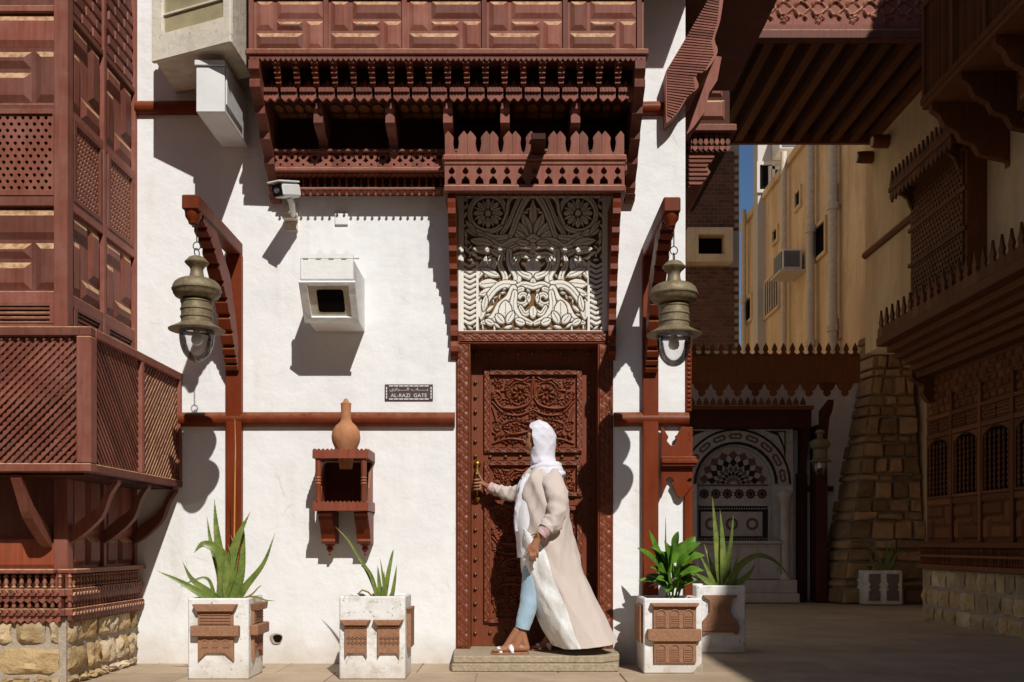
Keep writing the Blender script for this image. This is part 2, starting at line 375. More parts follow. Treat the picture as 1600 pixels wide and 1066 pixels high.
def stone(F, u0, u1, v0, v1, w0, d, mat, parent, seed, name='stone', nu=4, nv=3, rough=.02):
    r = random.Random(seed); mb = MB(F); G = []
    for j in range(nv+1):
        row = []
        for i in range(nu+1):
            e = (i in (0, nu)) + (j in (0, nv)); uu = u0+(u1-u0)*i/nu; vv = v0+(v1-v0)*j/nv
            uu += r.uniform(-1,1)*rough*.5; vv += r.uniform(-1,1)*rough*.5
            row.append(mb.P(uu, vv, w0+d*(1-.33*e)+r.uniform(-1,1)*rough*(.5 if e else 1)))
        G.append(row)
    for j in range(nv):
        for i in range(nu): mb.face(G[j][i], G[j][i+1], G[j+1][i+1], G[j+1][i])
    rim = [G[0][i] for i in range(nu+1)]+[G[j][nu] for j in range(1, nv+1)]+[G[nv][i] for i in range(nu-1, -1, -1)]+[G[j][0] for j in range(nv-1, 0, -1)]
    bk = []
    for q in rim:
        p = mb.v[q]; ww = np.dot(p-F.o, F.n); mb.v.append(p-F.n*(ww-w0)); bk.append(len(mb.v)-1)
    for a in range(len(rim)):
        b = (a+1) % len(rim); mb.face(rim[a], rim[b], bk[b], bk[a])
    return mb.build(name, mat, parent, smooth=R(50))
# relief carving: strokes on a height field
def relief(F, u0, u1, v0, v1, w0, depth, segs, nx, nz, name, mat, parent, mirror=True, rounded=False, gap=.0045, extra=None, fill=0, flen=.03):
    """segs: list of (polyline pts in [-1,1]x[0,1] panel space, halfwidths list); space: a=0 centre..1 edge, b=0 top..1 bottom; aspect kept by caller"""
    W, H = u1-u0, v1-v0
    uu = np.linspace(u0, u1, nx+1); vv = np.linspace(v0, v1, nz+1); U, V = np.meshgrid(uu, vv)
    A = (U-(u0+u1)/2); A = np.abs(A) if mirror else A
    B = (v1-V)
    h = np.zeros_like(U)
    for pts, wid in segs:
        pts = np.array(pts, float); wid = np.array(wid, float)
        m = wid.max()+gap+.006; lo = pts.min(0)-m; hi = pts.max(0)+m
        idx = np.where((A > lo[0]) & (A < hi[0]) & (B > lo[1]) & (B < hi[1]))
        if len(idx[0]) == 0: continue
        a, b = A[idx], B[idx]; best = np.full(a.shape, 9.); bw = np.zeros(a.shape); bd = np.full(a.shape, 9.)
        for i in range(len(pts)-1):
            p, q = pts[i], pts[i+1]; d = q-p; L2 = (d**2).sum()+1e-12
            t = np.clip(((a-p[0])*d[0]+(b-p[1])*d[1])/L2, 0, 1)
            ds = np.hypot(a-p[0]-t*d[0], b-p[1]-t*d[1]); ww = wid[i]+(wid[i+1]-wid[i])*t
            k = ds-ww < best; best = np.where(k, ds-ww, best); bw = np.where(k, ww, bw); bd = np.where(k, ds, bd)
        if rounded:
            hh = np.sqrt(np.clip(1-(bd/(bw+1e-6))**2, 0, 1))*np.clip(bw/.012, .35, 1.15)
            h[idx] = np.where(best < 0, np.maximum(hh, h[idx]*.3), np.where(best < gap, h[idx]*.4, h[idx]))
        else:
            hh = np.clip(-best/.002, 0, 1); hh = np.where((bd < .0018) & (bw > .014), .55, hh)
            h[idx] = np.where(best < 0, hh, np.where(best < gap, 0, h[idx]))
    rf = random.Random(11); W2_, H2_ = (u1-u0)/2, v1-v0
    for _ in range(fill):
        L = flen*rf.uniform(.5,1.2); ca, cb = rf.uniform(L, W2_-L) if mirror else rf.uniform(-W2_+L, W2_-L), rf.uniform(L, H2_-L)
        ds = np.hypot(A-ca, B-cb); near = ds < L*.72
        if not near.any() or h[near].max() > .2: continue
        th = rf.uniform(0, math.pi); dxx, dyy = (A-ca)*math.cos(th)+(B-cb)*math.sin(th), -(A-ca)*math.sin(th)+(B-cb)*math.cos(th)
        e = 1-np.abs(dyy)/(L*.34*np.clip(1-(dxx/L)**2, 1e-3, 1)); e = np.where(np.abs(dxx) < L, e, -1)
        h = np.where(e > 0, np.maximum(h, np.sqrt(np.clip(1-(1-e)**2, 0, 1))*.8 if rounded else np.clip(e*L*.34/.002, 0, 1)), h)
    if extra is not None: h = extra(A, B, h, U, V)
    mb = MB(F); P = F.o + F.u*U[..., None] + F.z*V[..., None] + F.n*(w0+depth*h)[..., None]
    mb.v = list(P.reshape(-1, 3)); nj = nx+1
    mb.f = [(i*nj+j, i*nj+j+1, (i+1)*nj+j+1, (i+1)*nj+j) for i in range(nz) for j in range(nx)]
    return mb.build(name, mat, parent, smooth=False if not rounded else True, recalc=False)
def bez(*pts, n=14, w=(.01,.01)):
    p = catmull(pts, n//max(1, len(pts)-1)+2); k = len(p)
    if len(w) == 2: ws = [w[0]+(w[1]-w[0])*i/(k-1) for i in range(k)]
    else: ws = [w[0]+(w[1]-w[0])*i/(k-1)*2 if i < (k-1)/2 else w[1]+(w[2]-w[1])*(i/(k-1)*2-1) for i in range(k)]
    return (p, ws)
def spiral(c, r0, r1, a0, a1, w=(.008,.006), n=22):
    p = [(c[0]+(r0+(r1-r0)*i/n)*math.cos(R(a0+(a1-a0)*i/n)), c[1]+(r0+(r1-r0)*i/n)*math.sin(R(a0+(a1-a0)*i/n))) for i in range(n+1)]
    return (p, [w[0]+(w[1]-w[0])*i/n for i in range(n+1)])
def lens(p, q, w):
    p = np.array(p); q = np.array(q); return ([p+(q-p)*i/8 for i in range(9)], [max(.0015, w*math.sin(math.pi*(i+.3)/8.6)) for i in range(9)])
def flower(c, r, k, w, a0=0): return [lens((c[0]+r*.3*math.cos(R(a0+360*i/k)), c[1]+r*.3*math.sin(R(a0+360*i/k))), (c[0]+r*math.cos(R(a0+360*i/k)), c[1]+r*math.sin(R(a0+360*i/k))), w) for i in range(k)]+[([c, (c[0]+.001, c[1])], [r*.2, r*.2])]
# ================================================= ground
g = MB(); g.v = [np.array(p, float) for p in ((-60,-60,-.012),(60,-60,-.012),(60,90,-.012),(-60,90,-.012))]; g.f = [(0,1,2,3)]
ground = struct(g.build('ground', 'paving', recalc=False))
slab0 = None
for j in range(13):
    for i in range(9):
        x = -3.6+i*.98+(j % 2)*.42; y = -1.75+j*.62
        if slab0 is None:
            slab0 = MB().box(x+.004, x+.976, -.011, 0, -y-.616, -y-.004).build('paving_slab', 'paving', ground, bev=.003)
        else: inst(slab0, (x+.49, y+.31, -.0055), ground)
# ================================================= white building
XC = 1.29
wb = thing('white_building', 'white plastered old town house around the carved gate', 'building', (-.8,0,0))
DL, DR, DT = fx(712), fx(958), fz(300)
MB().plate([(-6,0),(DL,0),(DL,DT),(DR,DT),(DR,0),(XC,0),(XC,9),(-6,9)], 0, -.42).build('front_wall', 'white', wb)
MB().box(XC-.4, XC-.001, 0, 9, -.421, -7.5).build('alley_wall', 'white', wb)
MB().box(-6, XC-.4, 8.6, 8.99, -.43, -7.4).build('roof', 'greyplaster', wb)
MB().box(DL-.05, DR+.05, 0, DT+.1, -.55, -.60).build('gate_backing', 'dark', wb)
def beam(px0, px1, py, r, name='string_course', w=.0, ):
    return MB().tube([(fx(px0), -.01, fz(py)), ((fx(px0)+fx(px1))/2, -.011, fz(py)+.002), (fx(px1), -.01, fz(py))], r, 14).build(name, 'red', wb, smooth=R(40))
beam(214, 360, 170, .05); beam(1000, 1046, 171, .05); beam(282, 711, 656, .054); beam(959, 1075, 656, .054)
MB().box(XC-.012, XC+.05, .0, fz(668), -.05, .03).build('corner_post', 'red', wb, bev=.006)
cp = MB().box(XC+.001, XC+.045, fz(644), fz(530), -.05, .02).build('corner_post', 'red', wb, bev=.006)
bd = None
for k in range(16):
    z = fz(644)+.03+k*.034
    if bd is None: bd = MB().frus(XC+.008, XC+.038, z, z+.026, .02, .032, .008).build('carved_bead', 'red', cp)
    else: inst(bd, WL[bd]+np.array((0,0,k*.034)), cp)
# small things set into the wall
h = thing('drain_hole', 'small dark broken pipe hole in the white wall between the two aloe planters', 'hole', (fx(432), 0, fz(998)))
pts = [(fx(432)+.046*math.cos(a)*(1+.15*math.sin(3*a)), fz(998)+.046*math.sin(a)*(1+.12*math.cos(2*a))) for a in np.linspace(0, 2*math.pi, 15)[:-1]]
ins = [(fx(434)+(p[0]-fx(432))*.72, fz(998)+(p[1]-fz(998))*.72) for p in pts]
MB().plate(pts, .0, .012, [ins]).build('broken_rim', 'mortar', h, bev=.003)
MB().plate(ins, .0015, .004).build('opening', 'dark', h)

# ================================================= central oriel above the gate
def pinwheel(F, board, u0, u1, v0, v1, w, d=.022, b=.024, mat='bay', rot=False, flip=False, center=True):
    P = [(.30,1,.62,1), (0,.27,.38,1), (0,.70,0,.35), (.73,1,0,.59)]
    if center: P.append((.30,.70,.385,.585))
    gp = .004
    for a0, a1, b0, b1 in P:
        if rot: a0, a1, b0, b1 = b0, b1, a0, a1
        if flip: a0, a1 = 1-a1, 1-a0
        U0, U1, V0, V1 = u0+(u1-u0)*a0+gp, u0+(u1-u0)*a1-gp, v0+(v1-v0)*b0+gp, v0+(v1-v0)*b1-gp
        bb = min(b, .42*min(U1-U0, V1-V0))
        MB(F).frus(U0, U1, V0, V1, w+.0005, w+d, bb).build('raised_panel', mat, board)
OW = .66; OL, OR = fx(388, OW), fx(1009, OW); OB = fz(81, OW)
orl = thing('wooden_oriel', 'wide brown wooden oriel with raised panels and carved corbels above the gate', 'oriel', ((OL+OR)/2, 0, OB))
ob = MB().box(OL+.01, OR-.01, OB+.002, 6.6, -.01, OW-.03).build('panel_board', 'bay', orl)
edges = [392, 509, 632, 757, 884, 1000]
for k in range(5):
    a, b = fx(edges[k]+6, OW), fx(edges[k+1]-4, OW)
    for q, (v0, v1) in enumerate(((fz(75, OW), fz(-3, OW)), (fz(-12, OW), fz(-88, OW)))): pinwheel(FW, ob, a, b, v0, v1, OW-.03, d=.015, b=.032)
for e in edges:
    MB().box(fx(e, OW)-.02, fx(e, OW)+.014, OB+.004, 6.6, OW-.031, OW-.012).build('post', 'bay', orl, bev=.003)
MB().box(OL, OR, fz(-4, OW), fz(-11, OW), OW-.032, OW-.008).build('rail', 'bay', orl, bev=.003)
MB().box(OL-.02, OR+.02, OB-.022, OB+.018, OW-.1, OW+.012).build('cornice', 'bay', orl, bev=.006)
n = 76; tp = [(OL, OB-.02), (OR, OB-.02)]; du = (OR-OL)/n
for i in range(n):
    x = OR-i*du; tp += [(x, OB-.05), (x-du*.35, OB-.062), (x-du*.7, OB-.05), (x-du*.85, OB-.036)]
MB().plate(tp, OW-.02, OW-.004).build('sawtooth_edge', 'bay', orl)
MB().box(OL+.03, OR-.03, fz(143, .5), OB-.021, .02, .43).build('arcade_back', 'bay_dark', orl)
CT, CBt = OB-.04, fz(136, .53)
col0 = cren0 = led0 = fas0 = None; step = (OR-OL-.1)/20
for k in range(21):
    x = OL+.05+k*step
    if col0 is None:
        m = MB(); nseg = 11
        for s in range(nseg):
            t0, t1 = s/nseg, (s+.94)/nseg; hw = (.026-.010*t0)*(1.0 if s % 2 else .78)
            wc = .63-.11*t0; dv = CT-CBt
            m.box(x-hw, x+hw, CT-dv*t1, CT-dv*t0+.002, wc-.03, wc+(.018 if s % 2 else .008))
        col0 = m.build('colonnette', 'orange', orl)
    else: inst(col0, WL[col0]+np.array((k*step,0,0)), orl)
    if k == 20: break
    a, b = x+.022, x+step-.022
    if cren0 is None:
        z0, z1 = CBt-.005, CBt+.065; ww = b-a
        cren0 = MB().plate([(a,z0),(b,z0),(b,z0+.03),(b-ww*.15,z1-.012),(b-ww*.28,z0+.032),(b-ww*.4,z1-.006),(a+ww*.5,z1),(a+ww*.4,z1-.006),(a+ww*.28,z0+.032),(a+ww*.15,z1-.012),(a,z0+.03)], .465, .485).build('small_crenel', 'orange', orl)
        m = MB()
        for s in range(9):
            q = a-.01+(b-a+.02)*s/9; m.box(q, q+.012, CBt-.035, CBt-.006, .48, .535+.006*(s % 2))
        m.box(a-.012, b+.012, CBt-.034, CBt-.008, .43, .532); led0 = m.build('ledge_block', 'bay', orl)
        z2, z3 = CBt-.037, CBt-.082
        fas0 = MB().plate([(a-.012,z2),(b+.012,z2),(b+.012,z3+.012)]+[(b+.012-(ww+.024)*t, z3+.011*math.cos(t*4*math.pi)) for t in np.linspace(.08,.92,15)]+[(a-.012,z3+.012)], .495, .52).build('scalloped_fascia', 'bay', orl)
    else:
        for q in (cren0, led0, fas0): inst(q, WL[q]+np.array((k*step,0,0)), orl)
SV = CBt-.06
MB().box(OL+.06, OR-.06, CBt-.03, CBt-.004, .3, .478).build('ledge_core', 'bay_dark', orl)
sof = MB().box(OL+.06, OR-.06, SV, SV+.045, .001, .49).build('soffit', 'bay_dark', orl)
bk = [392+20, 498, 610, 700, 789, 899, 985]
for q in range(6):                                                  # pieces of the soffit ceiling
    a, b = fx(bk[q], .45)+.05, fx(bk[q+1], .45)-.05
    nn = 4; dd = (b-a)/nn
    for i in range(nn):
        c = a+dd*(i+.5); m = MB()
        m.plan([(c-dd*.42,.35),(c-dd*.2,.41),(c+dd*.2,.41),(c+dd*.42,.35),(c+dd*.2,.29),(c-dd*.2,.29)], SV-.012, SV-.0005); m.build('soffit_tile', 'deep', sof)
        MB().plan([(c-dd*.44,.26),(c+dd*.44,.26),(c+dd*.44,.19),(c-dd*.44,.19)], SV-.010, SV-.0005).build('soffit_tile', 'deep', sof)
        MB().plan([(c-dd*.44,.17),(c+dd*.44,.17),(c+dd*.44,.08),(c-dd*.44,.08)], SV-.010, SV-.0005).build('soffit_tile', 'bay_dark', sof)
br = [(0.002,SV-.001),(.465,SV-.001),(.465,SV-.06),(.44,SV-.085),(.445,SV-.15),(.42,SV-.17),(.34,SV-.185),(.27,SV-.195),(.24,SV-.225),(.245,SV-.27),(.2,SV-.32),(.10,SV-.35),(.002,SV-.35)]
for e in (498, 610, 700, 789, 899):
    c = fx(e, .42); MB().side(br, c-.033, c+.033).build('bracket', 'bay', orl, bev=.004)
eb = [(0.002,OB-.05),(OW-.005,OB-.05),(OW-.005,OB-.11),(OW-.06,OB-.16)]
for k in range(5):
    w0, z0 = OW-.08-k*.13, OB-.17-k*.125
    eb += [(w0+.05,z0),(w0+.045,z0-.05),(w0,z0-.075),(w0-.03,z0-.09)]
eb += [(.10,OB-.76),(.06,OB-.80),(0.002,OB-.80)]
for c in (OL+.035, OR-.035): MB().side(eb, c-.036, c+.036).build('end_bracket', 'bay', orl, bev=.004)
# carved frieze where the oriel meets the wall
FLs, FRs = OL+.075, OR-.075; ft = fz(234, .24); fb = fz(301, .13)
MB().box(FLs, FRs, fb+.02, SV-.002, .0015, .09).build('frieze_back', 'bay_dark', orl)
MB().box(FLs, FRs, ft-.02, ft, .09, .255).build('frieze_rail', 'bay', orl, bev=.004)
MB().box(FLs, FRs, ft-.15, ft-.125, .09, .235).build('frieze_rail', 'bay', orl, bev=.004)
MB().box(FLs, FRs, fb+.012, fb+.03, .05, .155).build('frieze_rail', 'bay', orl, bev=.003)
nf = 31; st = (FRs-FLs)/nf; f0 = None
for k in range(nf):
    c = FLs+(k+.5)*st
    if f0 is None:
        m = MB(); m.plate([(c-st/2,ft-.035),(c-st*.3,ft-.021),(c+st*.3,ft-.021),(c+st/2,ft-.035),(c+st*.42,ft-.06),(c+st*.25,ft-.075),(c+st*.5,ft-.09),(c+st*.5,ft-.124),(c-st*.5,ft-.124),(c-st*.5,ft-.09),(c-st*.25,ft-.075),(c-st*.42,ft-.06)], .205, .23, [arc((c,ft-.05), .017, 0, 330, 8), arc((c,ft-.103), .01, 0, 315, 6)])
        f0 = m.build('frieze_loop', 'bay', orl)
        s0 = MB().plate([(c-st/2,ft-.151),(c+st/2,ft-.151),(c+st/2,ft-.158),(c+st/4,ft-.175),(c,ft-.158),(c-st/4,ft-.175),(c-st/2,ft-.158)], .17, .205).build('zigzag_edge', 'orange', orl)
    else: inst(f0, WL[f0]+np.array((k*st,0,0)), orl); inst(s0, WL[s0]+np.array((k*st,0,0)), orl)
ns = 48; st = (FRs-FLs)/ns; sp0 = None
for k in range(ns):
    c = FLs+(k+.5)*st
    if sp0 is None:
        m = MB(); zt, zb = ft-.17, fb-.03
        L = zt-zb; m.lathe([(.006,0),(.012,.08*L),(.006,.14*L),(.011,.3*L),(.007,.5*L),(.012,.62*L),(.006,.7*L),(.008,L)], c, .135, 6, zb); sp0 = m.build('spindle', 'orange', orl)
    else: inst(sp0, WL[sp0]+np.array((k*st,0,0)), orl)

# ================================================= left tower bay
TW = 1.16; TX = -2.79
FS = Fr((TX,0,0), (0,1,0), (1,0,0))          # its alley-side face: u = y, w = +x
def tz(py): return fz(py, TW)
tow = thing('wooden_tower_bay', 'tall brown panelled wooden bay with pierced grilles beside the lattice balcony', 'bay', (-3.3,-.6,0))
TL = -4.2
core = MB().box(TL, TX-.03, .44, 7.2, .001, TW-.03).build('core_boards', 'bay_dark', tow)
MB().box(TX-.075, TX+.012, .52, 7.2, TW-.075, TW+.012).build('corner_post', 'bay', tow, bev=.006)
rails_front = [(tz(18), tz(8)), (tz(175), tz(162)), (tz(322), tz(300)), (tz(475), tz(455)), (tz(515), tz(506))]
for a, b in rails_front:
    MB().box(TL, TX-.076, a, b, TW-.032, TW).build('rail', 'bay', tow, bev=.004)
    MB(FS).box(-TW+.076, -.002, a, b, -.032, 0).build('rail', 'bay', tow, bev=.004)
cols = [(-1.085, -.60), (-.555, -.045)]
MB(FS).box(-.6, -.556, .55, 7.2, -.032, .004).build('stile', 'bay', tow, bev=.004)
MB(FS).box(-.044, -.002, .55, 7.2, -.032, .004).build('stile', 'bay', tow, bev=.004)
bf = MB().box(TL, TX-.076, .6, 7.2, TW-.06, TW-.028).build('panel_board', 'bay', tow)
bs = MB(FS).box(-TW+.076, -.002, .6, 7.2, -.06, -.028).build('panel_board', 'bay', tow)
uf0, uf1 = fx(-60, TW), fx(93, TW)
for (a, b) in ((tz(158), tz(20)), (tz(452), tz(325))):
    pinwheel(FW, bf, uf0, uf1, a, b, TW-.028, d=.019, b=.04); pinwheel(FW, bf, uf0-.68, uf0-.05, a, b, TW-.028, d=.019, b=.04)
    for c0, c1 in cols: pinwheel(FS, bs, c0+.01, c1-.01, a, b, -.028, d=.022, b=.042, rot=True, center=False)
for r in range(7):                                                   # fretted bars higher up
    z0 = tz(4)+r*.085
    for c0, c1 in cols:
        x = c0+.01+(r % 2)*.06
        while x < c1-.05:
            e = min(x+.15, c1-.01); MB(FS).frus(x, e, z0, z0+.07, -.0275, -.006, .008).build('fret_bar', 'bay', bs); x = e+.012
for q in range(3): pinwheel(FW, bf, uf0, uf1, tz(0)+.03+q*.6, tz(0)+.57+q*.6, TW-.028, d=.019, b=.04)
# pierced grilles
def grille(F, u0, u1, v0, v1, w, nu, nv, k):
    fr = MB(F)
    fr.plate([(u0-.03,v0-.03),(u1+.03,v0-.03),(u1+.03,v1+.03),(u0-.03,v1+.03)], w-.027, w+.006, [[(u0,v0),(u1,v0),(u1,v1),(u0,v1)]])
    o = fr.build('grille_frame', 'bay', tow)
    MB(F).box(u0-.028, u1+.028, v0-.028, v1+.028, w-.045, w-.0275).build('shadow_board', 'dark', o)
    perforated(MB(F), u0+.001, u1-.001, v0+.001, v1-.001, nu, nv, k, w-.022, w-.008).build('pierced_grille', 'bay', o)
grille(FW, fx(-62, TW), fx(83, TW), tz(298), tz(178), TW, 12, 12, .0125)
for c0, c1 in cols: grille(FS, c0+.06, c1-.06, tz(298), tz(182), 0, 9, 13, .0115)
# louvres below
for F, u0, u1, w in ((FW, fx(-50, TW), fx(78, TW), TW), (FS, -1.0, -.66, 0), (FS, -.5, -.1, 0)):
    lf = MB(F).plate([(u0-.04,tz(507)+.005),(u1+.04,tz(507)+.005),(u1+.04,tz(473)),(u0-.04,tz(473))], w-.03, w+.004, [[(u0,tz(505)+.008),(u1,tz(505)+.008),(u1,tz(478)),(u0,tz(478))]]).build('louvre_frame', 'bay', tow)
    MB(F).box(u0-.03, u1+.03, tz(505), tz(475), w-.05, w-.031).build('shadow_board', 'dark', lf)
    for s in range(4):
        z = tz(503)+s*.03; MB(F).hexa([F.p(u0,z,w-.028),F.p(u1,z,w-.028),F.p(u1,z+.014,w-.028),F.p(u0,z+.014,w-.028),F.p(u0,z-.012,w-.004),F.p(u1,z-.012,w-.004),F.p(u1,z,w-.004),F.p(u0,z,w-.004)]).build('louvre_slat', 'bay', lf)
# panels under the balcony
BZ0, BZ1 = tz(890), tz(740)
for c0, c1 in ((-1.07,-.86),(-.82,-.62),(-.54,-.33),(-.29,-.06)):
    MB(FS).frus(c0, c1, BZ0+.02, BZ0+.2, -.0275, -.002, .03).build('raised_panel', 'bay', bs)
    MB(FS).frus(c0, c1, BZ0+.22, BZ1, -.0275, -.002, .03).build('raised_panel', 'bay', bs)
MB().frus(fx(-60, TW), fx(95, TW), BZ0+.01, tz(838), TW-.0275, TW-.012, .02).build('raised_panel', 'orange', bf)
MB(FS).box(-TW-.02, -.003, BZ0-.025, BZ0+.003, -.05, .07).build('sill_rail', 'bay', tow, bev=.005)
MB().box(TL, TX-.05, BZ0-.025, BZ0+.003, TW-.05, TW+.07).build('sill_rail', 'bay', tow, bev=.005)
# little balustrade band
SZ = tz(962)
for F, u0, u1, w in ((FS, -TW-.03, -.01, .03), (FW, TL+.4, TX+.01, TW+.03)):
    MB(F).box(u0, u1-.001, SZ+.005, BZ0-.03, w-.07, w-.03).build('band_back', 'bay_dark', tow)
    for z in (BZ0-.165, SZ):
        MB(F).box(u0, u1, z, z+.045, w-.029, w+.02).build('chevron_rail', 'bay', tow, bev=.003)
        st = .045; nn = int((u1-u0)/st); p0 = None
        for k in range(nn):
            a = u0+k*st+.004
            if p0 is None: p0 = MB(F).plate([(a,z+.004),(a+st*.55,z+.004),(a+st*.95,z+.023),(a+st*.55,z+.043),(a,z+.043),(a+st*.4,z+.023)], w+.0205, w+.034).build('chevron', 'bay', tow)
            else: inst(p0, WL[p0]+F.u*(k*st), tow)
            if p0 is not None and k == 0: q0 = MB(F).plate([(a,z-.028),(a+st*.5,z-.045),(a+st*.95,z-.028),(a+st*.95,z-.001),(a,z-.001)], w-.01, w+.012).build('drop_tooth', 'bay', tow)
            elif k: inst(q0, WL[q0]+F.u*(k*st), tow)
    sp0 = None; st = .048
    for k in range(int((u1-u0)/st)):
        c = u0+(k+.5)*st; L = .108; zb = BZ0-.119+(0)
        if sp0 is None:
            L = BZ0-.027-(BZ0-.119); sp0 = MB(F).lathe([(.008,0),(.017,.1*L),(.008,.2*L),(.016,.42*L),(.009,.7*L),(.017,.82*L),(.009,.9*L),(.012,L)], c, w-.005, 7, BZ0-.119).build('spindle', 'bay', tow, smooth=True)
            L2 = (BZ0-.165)-(SZ+.045); sp1 = MB(F).lathe([(.008,0),(.015,.15*L2),(.009,.5*L2),(.014,.85*L2),(.008,L2)], c, w-.005, 7, SZ+.045).build('spindle', 'bay', tow, smooth=True)
        else: inst(sp0, WL[sp0]+F.u*(k*st), tow); inst(sp1, WL[sp1]+F.u*(k*st), tow)
# stone plinth
pl = thing('stone_plinth', 'rough coral stone plinth in grey mortar under the panelled bay', 'stone base', (-3.3,-.6,0))
MB().box(TL, TX, 0, .435, .001, TW).build('mortar_bed', 'mortar', pl)
sd = 1
for F, u0, u1, w in ((FS, -TW+.01, -.02, -.025), (FW, TL+.3, TX-.01, TW-.025)):
    for (z0, z1, wd) in ((.012,.055,.17),(.085,.235,.27),(.275,.415,.2)):
        x = u0+.01
        while x < u1-.06:
            e = min(x+wd*random.uniform(.75,1.3), u1); 
            if u1-e < .08: e = u1
            stone(F, x, e-.035, z0, z1, w, .055, 'stone', pl, sd, nu=6, nv=5, rough=.016); sd += 1; x = e
# ================================================= lattice balcony
LW = 1.58; LX = fx(283); LB, LT = 1.31, 2.157
FB = Fr((LX,0,0), (0,1,0), (1,0,0))
bal = thing('lattice_balcony', 'brown balcony box of crossed diagonal lattice slats on curved struts', 'balcony', (-3.2,-.8,LB))
MB().box(TL, LX+.01, LT-.055, LT, LW-.06, LW+.01).build('rail', 'bay', bal, bev=.005)
MB().box(TL, LX+.01, LB, LB+.05, LW-.06, LW+.01).build('rail', 'bay', bal, bev=.005)
MB(FB).box(-LW+.061, -.003, LT-.055, LT, -.05, .012).build('rail', 'bay', bal, bev=.005)
MB(FB).box(-LW+.061, -.003, LB, LB+.05, -.05, .012).build('rail', 'bay', bal, bev=.005)
MB().box(LX-.075, LX+.012, LB+.051, LT-.056, LW-.075, LW+.012).build('post', 'bay', bal, bev=.005)
MB(FB).box(-.80, -.75, LB+.051, LT-.056, -.05, .01).build('post', 'bay', bal, bev=.005)
MB(FB).box(-.05, -.004, LB+.051, LT-.056, -.05, .01).build('post', 'bay', bal, bev=.005)
MB().box(TL, LX-.06, LB-.015, LB+.004, .005, LW-.062).build('floor_boards', 'bay_dark', bal)
def lattice(F, u0, u1, v0, v1, w, sgn, sp=.05, wd=.0175):
    # each slat is a thin board clipped to the opening
    for layer, sg in ((0, sgn), (1, -sgn)):
        ww0 = w-.012-layer*.015; k = -int((v1-v0)/sp)-1
        H = v1-v0
        while u0+k*sp < u1+H:
            a = u0+k*sp                        # crosses v0 at u=a (sg=+1 leans right)
            p = (a, v0); q = (a+H, v1)
            lo = max(u0, p[0]); hi = min(u1, q[0])
            if hi-lo > .03:
                s0, s1 = lo, hi; z0, z1 = v0+(s0-a), v0+(s1-a)
                if sg < 0: s0, s1 = u0+u1-s0, u0+u1-s1
                d = np.array((s1-s0, z1-z0)); d /= np.linalg.norm(d); nrm = np.array((-d[1], d[0]))*wd/2
                pp = [(s0+nrm[0], z0+nrm[1]), (s1+nrm[0], z1+nrm[1]), (s1-nrm[0], z1-nrm[1]), (s0-nrm[0], z0-nrm[1])]
                MB(F).plate(pp, ww0-.012, ww0).build('slat', 'bay', bal)
            k += 1
lattice(FW, -3.75, LX-.076, LB+.045, LT-.05, LW-.01, 1)
lattice(FB, -LW+.08, -.80, LB+.045, LT-.05, 0, -1)
lattice(FB, -.75, -.05, LB+.045, LT-.05, 0, 1)
def strut(F, u, w0, w1, z0, z1):
    top = catmull([(w1,z1),(w1-.06,z1-.05),((w0+w1)/2+.03,(z0+z1)/2),(w0+.06,z0+.07),(w0,z0)], 4)
    bot = catmull([(w1,z1-.02),(w1-.05,z1-.10),((w0+w1)/2+.05,(z0+z1)/2-.07),(w0+.08,z0-.02),(w0,z0-.07)], 4)
    MB(F).side([tuple(p) for p in top]+[tuple(p) for p in reversed(bot)], u-.03, u+.03).build('strut', 'bay', bal, bev=.004)
for u in (-1.10, -.58, -.04): strut(FS, u, .002, LX-TX-.02, tz(832), LB-.016)
strut(FW, TX-.12, TW+.002, LW-.03, tz(838), LB-.016)
# ================================================= gate: carved white panel, frame, door leaf
PX0, PX1 = fx(720), fx(946); PV0, PV1 = fz(517), fz(301)
pan = thing('stucco_screen', 'white carved plaster panel of rosettes and curling leaves above the door', 'carved panel', ((PX0+PX1)/2, 0, PV0))
MB().box(DL+.001, DR-.001, PV0-.02, DT, -.40, -.10).build('backing', 'mortar', pan)
MB().box(PX0+.004, PX1-.004, PV0+.004, PV1-.02, -.095, -.050).build('inner_board', 'carve_back', pan)
k = (PX1-PX0)/695.0                          # metres per unit of the traced drawing
def q(a, b): return (a*k, b*k)
def lens_(p, q_, w): return lens(p, q_, w*1.25)
sg = []
def add(*x): sg.extend(x)
W1 = 15*k; W2 = 10*k
add(spiral(q(217,85), 88*k, 88*k, 0, 360, (W1*.75,W1*.75), 40)); add(*flower(q(217,85), 70*k, 8, 13*k)); add(*flower(q(217,85), 72*k, 8, 5*k, 22.5))
add(lens_(q(0,20), q(0,175), 16*k), lens_(q(8,200), q(50,90), 18*k), lens_(q(14,215), q(92,120), 17*k), lens_(q(20,228), q(105,165), 15*k))
add(bez(q(22,0), q(52,50), q(82,120), q(108,190), q(150,222), w=(W1,W1*.8)), bez(q(60,0), q(88,60), q(116,130), q(150,185), w=(W2,W2)))
add(bez(q(100,0), q(118,30), q(126,80), q(150,140), w=(W2,W2*.7)), bez(q(130,200), q(190,205), q(255,180), q(300,150), w=(W1*.8,W1*1.1,W1*.4)))
add(bez(q(0,205), q(35,225), q(95,222), q(150,250), q(200,225), w=(W1*1.3,W1*1.1)), bez(q(0,245), q(60,240), q(120,262), q(190,270), w=(W1,W1*.7)))
add(lens_(q(190,235), q(300,215), 17*k), lens_(q(230,190), q(320,165), 14*k), lens_(q(180,270), q(290,255), 15*k), lens_(q(270,190), q(325,120), 10*k))
add(lens_(q(15,232), q(80,226), 13*k), lens_(q(0,262), q(0,300), 14*k))
